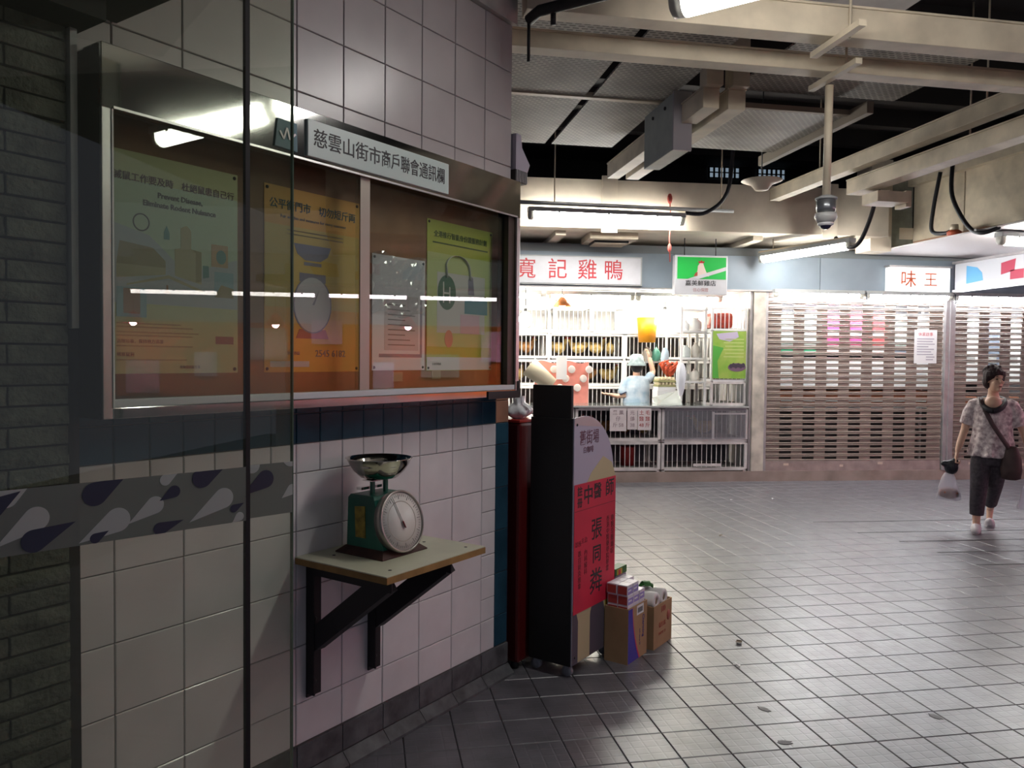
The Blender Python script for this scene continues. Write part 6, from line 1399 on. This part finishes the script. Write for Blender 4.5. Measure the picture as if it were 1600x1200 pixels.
def build_woman():
    e = thing('person', 'person in patterned pale blouse and dark cropped trousers walking with shopping bags', 'person', WORLD, (5.655, 6.36, 0.0), R(-41))
    e.scale = (0.9, 1.0, 1.0)
    hm = Matrix.Rotation(R(33), 3, 'Z'); hc = (0.01, -0.02, 1.402)
    b = MB(); head(b, hc, hm)
    b.tube([(0.0, 0.005, 1.36), (0.0, 0.015, 1.27), (0.0, 0.02, 1.20)], [0.048, 0.050, 0.075], 14)
    b.ell((0.0, -0.072, 1.185), (0.082, 0.060, 0.070), 16, 10)
    b.loft([ringz(0, 0.02, z, rx, ry, 20) for z, rx, ry in ((1.235, 0.10, 0.065), (1.19, 0.175, 0.085), (1.10, 0.175, 0.105), (0.95, 0.155, 0.105), (0.82, 0.165, 0.115), (0.72, 0.175, 0.12))])
    # legs: front leg (image left) reaching forward, rear leg trailing with heel up
    b.tube([(-0.085, 0.02, 0.78), (-0.10, -0.07, 0.44), (-0.115, -0.05, 0.28), (-0.118, -0.06, 0.08)], [0.085, 0.060, 0.052, 0.034], 14)
    b.tube([(0.055, 0.02, 0.78), (0.04, 0.06, 0.44), (0.015, 0.24, 0.26), (0.005, 0.33, 0.17)], [0.085, 0.060, 0.052, 0.034], 14)
    b.tube([(-0.118, -0.04, 0.07), (-0.118, -0.12, 0.045)], [0.036, 0.03], 10); b.tube([(0.005, 0.34, 0.16), (0.0, 0.30, 0.06)], [0.035, 0.028], 10)
    # arms
    b.tube([(-0.165, 0.02, 1.185), (-0.225, 0.035, 1.02), (-0.245, 0.04, 0.93), (-0.285, -0.02, 0.80), (-0.305, -0.05, 0.735)], [0.050, 0.044, 0.038, 0.034, 0.024], 12)
    b.tube([(0.165, 0.02, 1.185), (0.235, 0.03, 1.02), (0.275, 0.03, 0.93), (0.315, 0.0, 0.80), (0.325, -0.02, 0.735)], [0.050, 0.044, 0.038, 0.034, 0.024], 12)
    hand(b, (-0.305, -0.05, 0.735), (-0.10, -0.10, -1), -1); hand(b, (0.325, -0.02, 0.735), (0.08, -0.10, -1), 1)
    body = b.build('body', M_SKIN, e, remesh=0.0065, relax=3)
    hcv = Vector(hc)
    def P(x, y, z): return hcv + hm @ Vector((x, y, z))
    for s in (-1, 1):
        MB().ell(P(s * 0.030, -0.079, 0.008), (0.013, 0.006, 0.005), 10, 6, hm).build('eye', mat('eye_dark', (0.03, 0.02, 0.015), 0.3), body)
        MB().ell(P(s * 0.030, -0.083, 0.030), (0.018, 0.005, 0.0035), 10, 5, hm).build('eyebrow', mat('brow_dark', (0.04, 0.02, 0.015), 0.7), body)
    MB().ell(P(0, -0.0905, -0.058), (0.020, 0.007, 0.006), 10, 6, hm).build('mouth', mat('lip', (0.30, 0.09, 0.08), 0.5), body)
    # hair: cap with a short fringe and locks
    h = MB(); h.ell(P(0, 0.024, 0.048), (0.092, 0.102, 0.086), 24, 16, hm)
    h.ell(P(0, 0.058, -0.012), (0.086, 0.070, 0.082), 18, 12, hm)
    for k in range(34):
        a = k * 2.4; el = R(20 + 65 * (k % 7) / 7); q = (math.cos(a) * math.cos(el) * 0.090, 0.024 + abs(math.sin(a)) * math.cos(el) * 0.098 if k % 3 else 0.024 + math.sin(a) * math.cos(el) * 0.098, 0.048 + math.sin(el) * 0.084)
        h.ell(P(*q), (0.021, 0.021, 0.017), 8, 6, hm)
    for k in range(9):
        a = R(-70 + 17.5 * k); p = P(math.sin(a) * 0.078, -math.cos(a) * 0.075 + 0.014, 0.075); q = P(math.sin(a) * 0.086, -math.cos(a) * 0.088 + 0.012, 0.052 - 0.03 * abs(math.sin(a)))
        h.tube([p, q], [0.024, 0.013 + 0.004 * (k % 2)], 8)
    for s in (-1, 1):
        h.tube([P(s * 0.078, -0.005, 0.06), P(s * 0.083, 0.0, 0.0), P(s * 0.076, 0.012, -0.04)], [0.022, 0.018, 0.008], 8)
    h.build('hair', mat('hair_dark_red', (0.022, 0.007, 0.009), 0.75, var=0.3, vscale=30, bump=0.4, bscale=90), e, remesh=0.006, relax=2)
    # blouse with short sleeves and ruffled hem
    c = MB()
    c.loft([ringz(0, 0.02, z, rx, ry, 40, wb, ph, 9) for z, rx, ry, wb, ph in ((1.225, 0.13, 0.075, 0, 0), (1.20, 0.178, 0.092, 0, 0), (1.12, 0.185, 0.125, 0.01, 0), (1.02, 0.182, 0.135, 0.02, 1), (0.92, 0.178, 0.130, 0.03, 2), (0.82, 0.195, 0.145, 0.045, 3), (0.74, 0.208, 0.158, 0.07, 3.5), (0.70, 0.212, 0.162, 0.09, 4))])
    for s in (-1, 1):
        c.tube([(s * 0.13, 0.02, 1.178), (s * 0.165, 0.022, 1.165), (s * 0.205, 0.028, 1.09), (s * 0.232, 0.035, 0.985)], [0.058, 0.064, 0.066, 0.066], 16)
    mb = mat('blouse_print', (0.80, 0.70, 0.69), 0.8, var=0.5, vscale=26, col2=(0.30, 0.21, 0.23), bump=0.6, bscale=40)
    bl = c.build('blouse', mb, e, remesh=0.008, relax=2)
    n = 32
    cr = MB()
    path = [(0.088 * math.sin(2 * PI * q / n), 0.012 - 0.098 * math.cos(2 * PI * q / n) * (1.22 if math.cos(2 * PI * q / n) > 0 else 0.75), 1.205 - 0.085 * max(0, math.cos(2 * PI * q / n)) + 0.018 * max(0, -math.cos(2 * PI * q / n))) for q in range(n + 1)]
    cr.tube([(x_ * 1.12, y_ - (0.030 if y_ < 0 else 0.0), z_ + 0.006) for x_, y_, z_ in path], 0.029, 10, cap=False, sq=0.9); cr.build('collar', mat('collar_black', (0.012, 0.010, 0.016), 0.6), bl)
    # trousers
    t = MB()
    t.loft([ringz(-0.01, 0.02, z, rx, ry, 24) for z, rx, ry in ((0.80, 0.168, 0.118), (0.70, 0.180, 0.128), (0.62, 0.165, 0.125))])
    t.tube([(-0.085, 0.02, 0.70), (-0.095, -0.02, 0.60), (-0.103, -0.065, 0.44), (-0.112, -0.055, 0.28), (-0.116, -0.055, 0.155)], [0.098, 0.095, 0.082, 0.072, 0.066], 18)
    t.tube([(0.065, 0.02, 0.70), (0.055, 0.03, 0.60), (0.035, 0.075, 0.44), (0.012, 0.22, 0.285), (0.006, 0.28, 0.225)], [0.096, 0.092, 0.080, 0.070, 0.064], 18)
    t.build('trousers', mat('trousers_dark', (0.055, 0.045, 0.055), 0.85, var=0.35, vscale=40), e, remesh=0.009, relax=2)
    # shoes
    for nm, (x, y, z, a) in enumerate(((-0.118, -0.075, 0.0, 0.0), (0.004, 0.325, 0.0, R(38)))):
        s = MB(); mr = Matrix.Rotation(-a, 3, 'X')
        for (yy, zz, rx, ry, rz_) in ((-0.055, 0.042, 0.052, 0.095, 0.041), (0.045, 0.055, 0.045, 0.062, 0.055), (-0.11, 0.036, 0.047, 0.055, 0.034)):
            s.ell(Vector((x, y, z + 0.002)) + mr @ Vector((0, yy + 0.08, zz)) - Vector((0, 0.08, 0)), (rx, ry, rz_), 16, 10, mr)
        sh = s.build('shoe', mat('shoe_white', (0.75, 0.70, 0.72), 0.5), e, remesh=0.007, relax=2)
        if nm == 0:
            MB().loft([[(x + rx_ * math.cos(2 * PI * q / 20), y - 0.02 + ry_ * math.sin(2 * PI * q / 20), zz) for q in range(20)] for zz, rx_, ry_ in ((0.0, 0.042, 0.125), (0.012, 0.045, 0.13), (0.016, 0.042, 0.125))]).build('sole', mat('shoe_sole', (0.5, 0.46, 0.46), 0.6), sh)
    # bags
    g = Asm2(e, 'shoulder_bag', 'dark brown shoulder bag slung across the walking person', 'bag')
    b = MB()
    b.loft([[(0.17 + rx * math.cos(2 * PI * q / 20), -0.10 + ry * math.sin(2 * PI * q / 20), z) for q in range(20)] for z, rx, ry in ((0.505, 0.045, 0.02), (0.52, 0.085, 0.045), (0.60, 0.095, 0.055), (0.70, 0.085, 0.05), (0.79, 0.055, 0.032), (0.81, 0.035, 0.02))])
    b.build('bag_body', mat('bag_brown', (0.055, 0.030, 0.028), 0.6, var=0.3), g)
    st = [(-0.115, -0.03, 1.238), (-0.10, -0.09, 1.20), (-0.06, -0.125, 1.11), (0.0, -0.135, 1.00), (0.07, -0.135, 0.90), (0.14, -0.125, 0.80), (0.155, -0.10, 0.77)]
    MB().tube(st, 0.022, 8, sq=0.28).build('strap', mat('strap_brown', (0.06, 0.035, 0.035), 0.6), g)
    MB().tube([(-0.115, -0.03, 1.238), (-0.11, 0.05, 1.235), (-0.05, 0.125, 1.12), (0.08, 0.15, 0.92), (0.18, 0.06, 0.80), (0.185, -0.08, 0.77)], 0.02, 8, sq=0.28).build('strap', MATS['strap_brown'], g)
    def shop_bag(x, y, zt, label, knot=True):
        g = Asm2(e, 'shopping_bag', label, 'bag')
        b = MB()
        b.grid(lambda u, v: (x + (0.035 + 0.085 * (1 - v) ** 0.7 * (1 if v > 0.08 else 0.88 + v * 1.5)) * math.cos(2 * PI * u) * (1 + 0.08 * math.sin(10 * PI * u + v * 6)), y + (0.02 + 0.05 * (1 - v)) * math.sin(2 * PI * u) * (1 + 0.10 * math.sin(8 * PI * u)), zt - 0.38 + 0.25 * v), 32, 12)
        b.build('film', glass_mat('bag_film', (0.75, 0.74, 0.78), 1.5, 0.3, film=0.38, filmcol=(0.80, 0.78, 0.84)), g)
        if knot:
            MB().ell((x + 0.005, y, zt - 0.32), (0.095, 0.055, 0.055), 16, 10).ell((x + 0.05, y, zt - 0.33), (0.05, 0.04, 0.035), 12, 8).ell((x - 0.05, y, zt - 0.335), (0.045, 0.04, 0.03), 12, 8).build('contents', mat('meat_brown', (0.32, 0.13, 0.09), 0.6, var=0.4, vscale=30), g, remesh=0.008)
            k = MB(); k.ell((x + 0.02, y, zt - 0.075), (0.068, 0.05, 0.07), 16, 12).ell((x - 0.035, y - 0.01, zt - 0.045), (0.045, 0.03, 0.03), 10, 8).ell((x + 0.05, y, zt - 0.03), (0.04, 0.03, 0.045), 10, 8)
            k.build('black_bag', mat('bag_black', (0.010, 0.011, 0.018), 0.4, bump=0.6, bscale=40), g, remesh=0.008, relax=1)
        MB().tube([(x - 0.02, y, zt - 0.14), (x + 0.03, y - 0.01, zt - 0.03), (x + 0.06, y, zt + 0.03)], 0.008, 6).build('handle', glass_mat('bag_film', (0, 0, 0)), g)
    shop_bag(-0.375, -0.05, 0.655, 'clear shopping bag of brown food with black bag on top, held by the walking person')
    shop_bag(0.345, -0.02, 0.62, 'white shopping bag in the other hand of the walking person', knot=False)
def Asm2(root, name, label, cat):
    """a thing given in the coordinates of another thing's root, but top-level"""
    o = bpy.data.objects.new(name, None); COL.objects.link(o)
    o.location = root.location; o.rotation_euler = root.rotation_euler; o.scale = root.scale
    return tag(o, label, cat)
build_woman()

def build_vendor():
    e = thing('person', 'person in sun hat and pale blue shirt reaching up behind the poultry counter', 'person', FAR, (-1.53, 0.85, 0.132))
    b = MB()
    hm = Matrix.Rotation(R(180 - 25), 3, 'Z'); hc = (0.0, 0.02, 1.345); head(b, hc, hm)
    b.tube([(0, 0.0, 1.29), (0, 0, 1.20), (0, 0, 1.14)], [0.046, 0.05, 0.08], 12)
    b.loft([ringz(0, 0, z, rx, ry, 20) for z, rx, ry in ((1.20, 0.08, 0.06), (1.15, 0.17, 0.085), (1.05, 0.175, 0.10), (0.9, 0.155, 0.10), (0.75, 0.17, 0.115))])
    b.tube([(-0.16, 0.0, 1.14), (-0.19, -0.02, 1.0), (-0.17, -0.03, 0.93), (-0.27, -0.02, 0.925), (-0.36, 0.0, 0.945)], [0.048, 0.042, 0.038, 0.033, 0.024], 12)
    b.tube([(0.16, 0.0, 1.15), (0.235, 0.05, 1.22), (0.255, 0.08, 1.26), (0.225, 0.10, 1.40), (0.205, 0.11, 1.46)], [0.048, 0.042, 0.038, 0.032, 0.024], 12)
    hand(b, (-0.36, 0.0, 0.945), (-1, 0.1, 0.12), -1, 1.0, 0.6); hand(b, (0.205, 0.11, 1.46), (-0.2, 0.2, 1), 1, 1.0, 0.7)
    b.tube([(-0.085, 0, 0.75), (-0.09, 0, 0.42), (-0.09, 0, 0.06)], [0.085, 0.06, 0.035], 12); b.tube([(0.085, 0, 0.75), (0.09, 0, 0.42), (0.09, 0, 0.06)], [0.085, 0.06, 0.035], 12)
    body = b.build('body', M_SKIN, e, remesh=0.008, relax=3)
    hcv = Vector(hc)
    def P(x, y, z): return hcv + hm @ Vector((x, y, z))
    for s in (-1, 1): MB().ell(P(s * 0.030, -0.079, 0.008), (0.013, 0.006, 0.005), 8, 5, hm).build('eye', mat('eye_dark', (0, 0, 0)), body)
    MB().ell(P(0, -0.0905, -0.058), (0.02, 0.007, 0.006), 8, 5, hm).build('mouth', mat('lip', (0, 0, 0)), body)
    MB().ell((0, -0.01, 1.34), (0.086, 0.092, 0.10), 18, 12).build('hair', mat('hair_black', (0.012, 0.010, 0.012), 0.5), e)
    c = MB(); c.loft([ringz(0, 0, z, rx, ry, 32, wb, 1, 6) for z, rx, ry, wb in ((1.205, 0.09, 0.065, 0), (1.165, 0.175, 0.092, 0), (1.05, 0.188, 0.118, 0.01), (0.92, 0.18, 0.118, 0.02), (0.78, 0.195, 0.135, 0.02), (0.70, 0.20, 0.14, 0.03))])
    c.tube([(-0.15, 0, 1.14), (-0.195, -0.018, 1.0), (-0.19, -0.02, 0.965)], [0.062, 0.06, 0.062], 14); c.tube([(0.15, 0, 1.14), (0.225, 0.045, 1.215)], [0.062, 0.064], 14)
    c.build('shirt', mat('shirt_blue', (0.34, 0.48, 0.62), 0.8, var=0.5, vscale=10, col2=(0.60, 0.68, 0.76)), e, remesh=0.01, relax=2)
    MB().tube([(-0.192, -0.02, 0.968), (-0.186, -0.022, 0.955)], 0.064, 16).build('cuff', mat('cuff_navy', (0.02, 0.03, 0.08), 0.7), e)
    t = MB(); t.loft([ringz(0, 0, z, rx, ry, 20) for z, rx, ry in ((0.78, 0.17, 0.12), (0.66, 0.18, 0.125))]); t.tube([(-0.09, 0, 0.72), (-0.09, 0, 0.42), (-0.09, 0, 0.05)], [0.095, 0.08, 0.07], 14); t.tube([(0.09, 0, 0.72), (0.09, 0, 0.42), (0.09, 0, 0.05)], [0.095, 0.08, 0.07], 14); t.build('trousers', mat('trousers_dark', (0, 0, 0)), e, remesh=0.011, relax=1)
    for s in (-1, 1): MB().ell((s * 0.09, 0.05, 0.033), (0.045, 0.11, 0.033), 14, 8).build('boot', M_INK, e)
    MB().lathe([(0.0001, 1.505), (0.06, 1.50), (0.088, 1.475), (0.098, 1.405), (0.105, 1.39), (0.140, 1.345), (0.137, 1.342), (0.10, 1.383), (0.092, 1.40), (0.082, 1.47), (0.055, 1.492), (0.0001, 1.497)], 28, (0, 0.0, 0), closed=True).build('sun_hat', mat('hat_grey_blue', (0.30, 0.38, 0.40), 0.8, var=0.3, vscale=20), e)
build_vendor()

# ================================================================== LITTER
def build_litter():
    for k, (x, y, kind) in enumerate(((3.10, 6.53, 'leaf'), (2.02, 4.02, 'leaf'), (1.75, 3.23, 'stain'), (1.68, 2.93, 'stain'), (5.75, 7.86, 'stain'), (2.46, 3.04, 'stain'), (1.57, 4.12, 'paper'), (4.0, 8.2, 'paper'), (4.5, 8.2, 'paper'), (1.86, 3.72, 'paper'))):
        b = MB(); s = {'leaf': 0.05, 'stain': 0.03, 'paper': 0.035}[kind]
        if kind == 'stain':
            b.loft([[(s * q * math.cos(2 * PI * i / 14) * (1 + 0.25 * math.sin(3 * i + k)), 0.6 * s * q * math.sin(2 * PI * i / 14), z) for i in range(14)] for q, z in ((1, 0.0003), (0.95, 0.0022))], smooth=False)
        else:
            b.grid(lambda u, v: ((u - 0.5) * s, (v - 0.5) * s * 0.6, 0.004 + 0.012 * math.sin(u * 3 + k) ** 2), 5, 4)
        m = {'leaf': mat('litter_brown', (0.12, 0.09, 0.06), 0.8), 'stain': mat('gum_dark', (0.13, 0.13, 0.135), 0.6), 'paper': mat('litter_white', (0.7, 0.7, 0.72), 0.6)}[kind]
        o = b.build({'leaf': 'leaf_scrap', 'stain': 'gum_spot', 'paper': 'paper_scrap'}[kind], m); o.location = (x, y, 0.0); o.rotation_euler = (0, 0, k)
        tag(o, {'leaf': 'dry brown leaf scrap lying on the tiled floor', 'stain': 'flat dark spot trodden into the tiled floor', 'paper': 'tiny white paper scrap on the tiled floor'}[kind], 'litter', kind + ' litter on the floor')
build_litter()
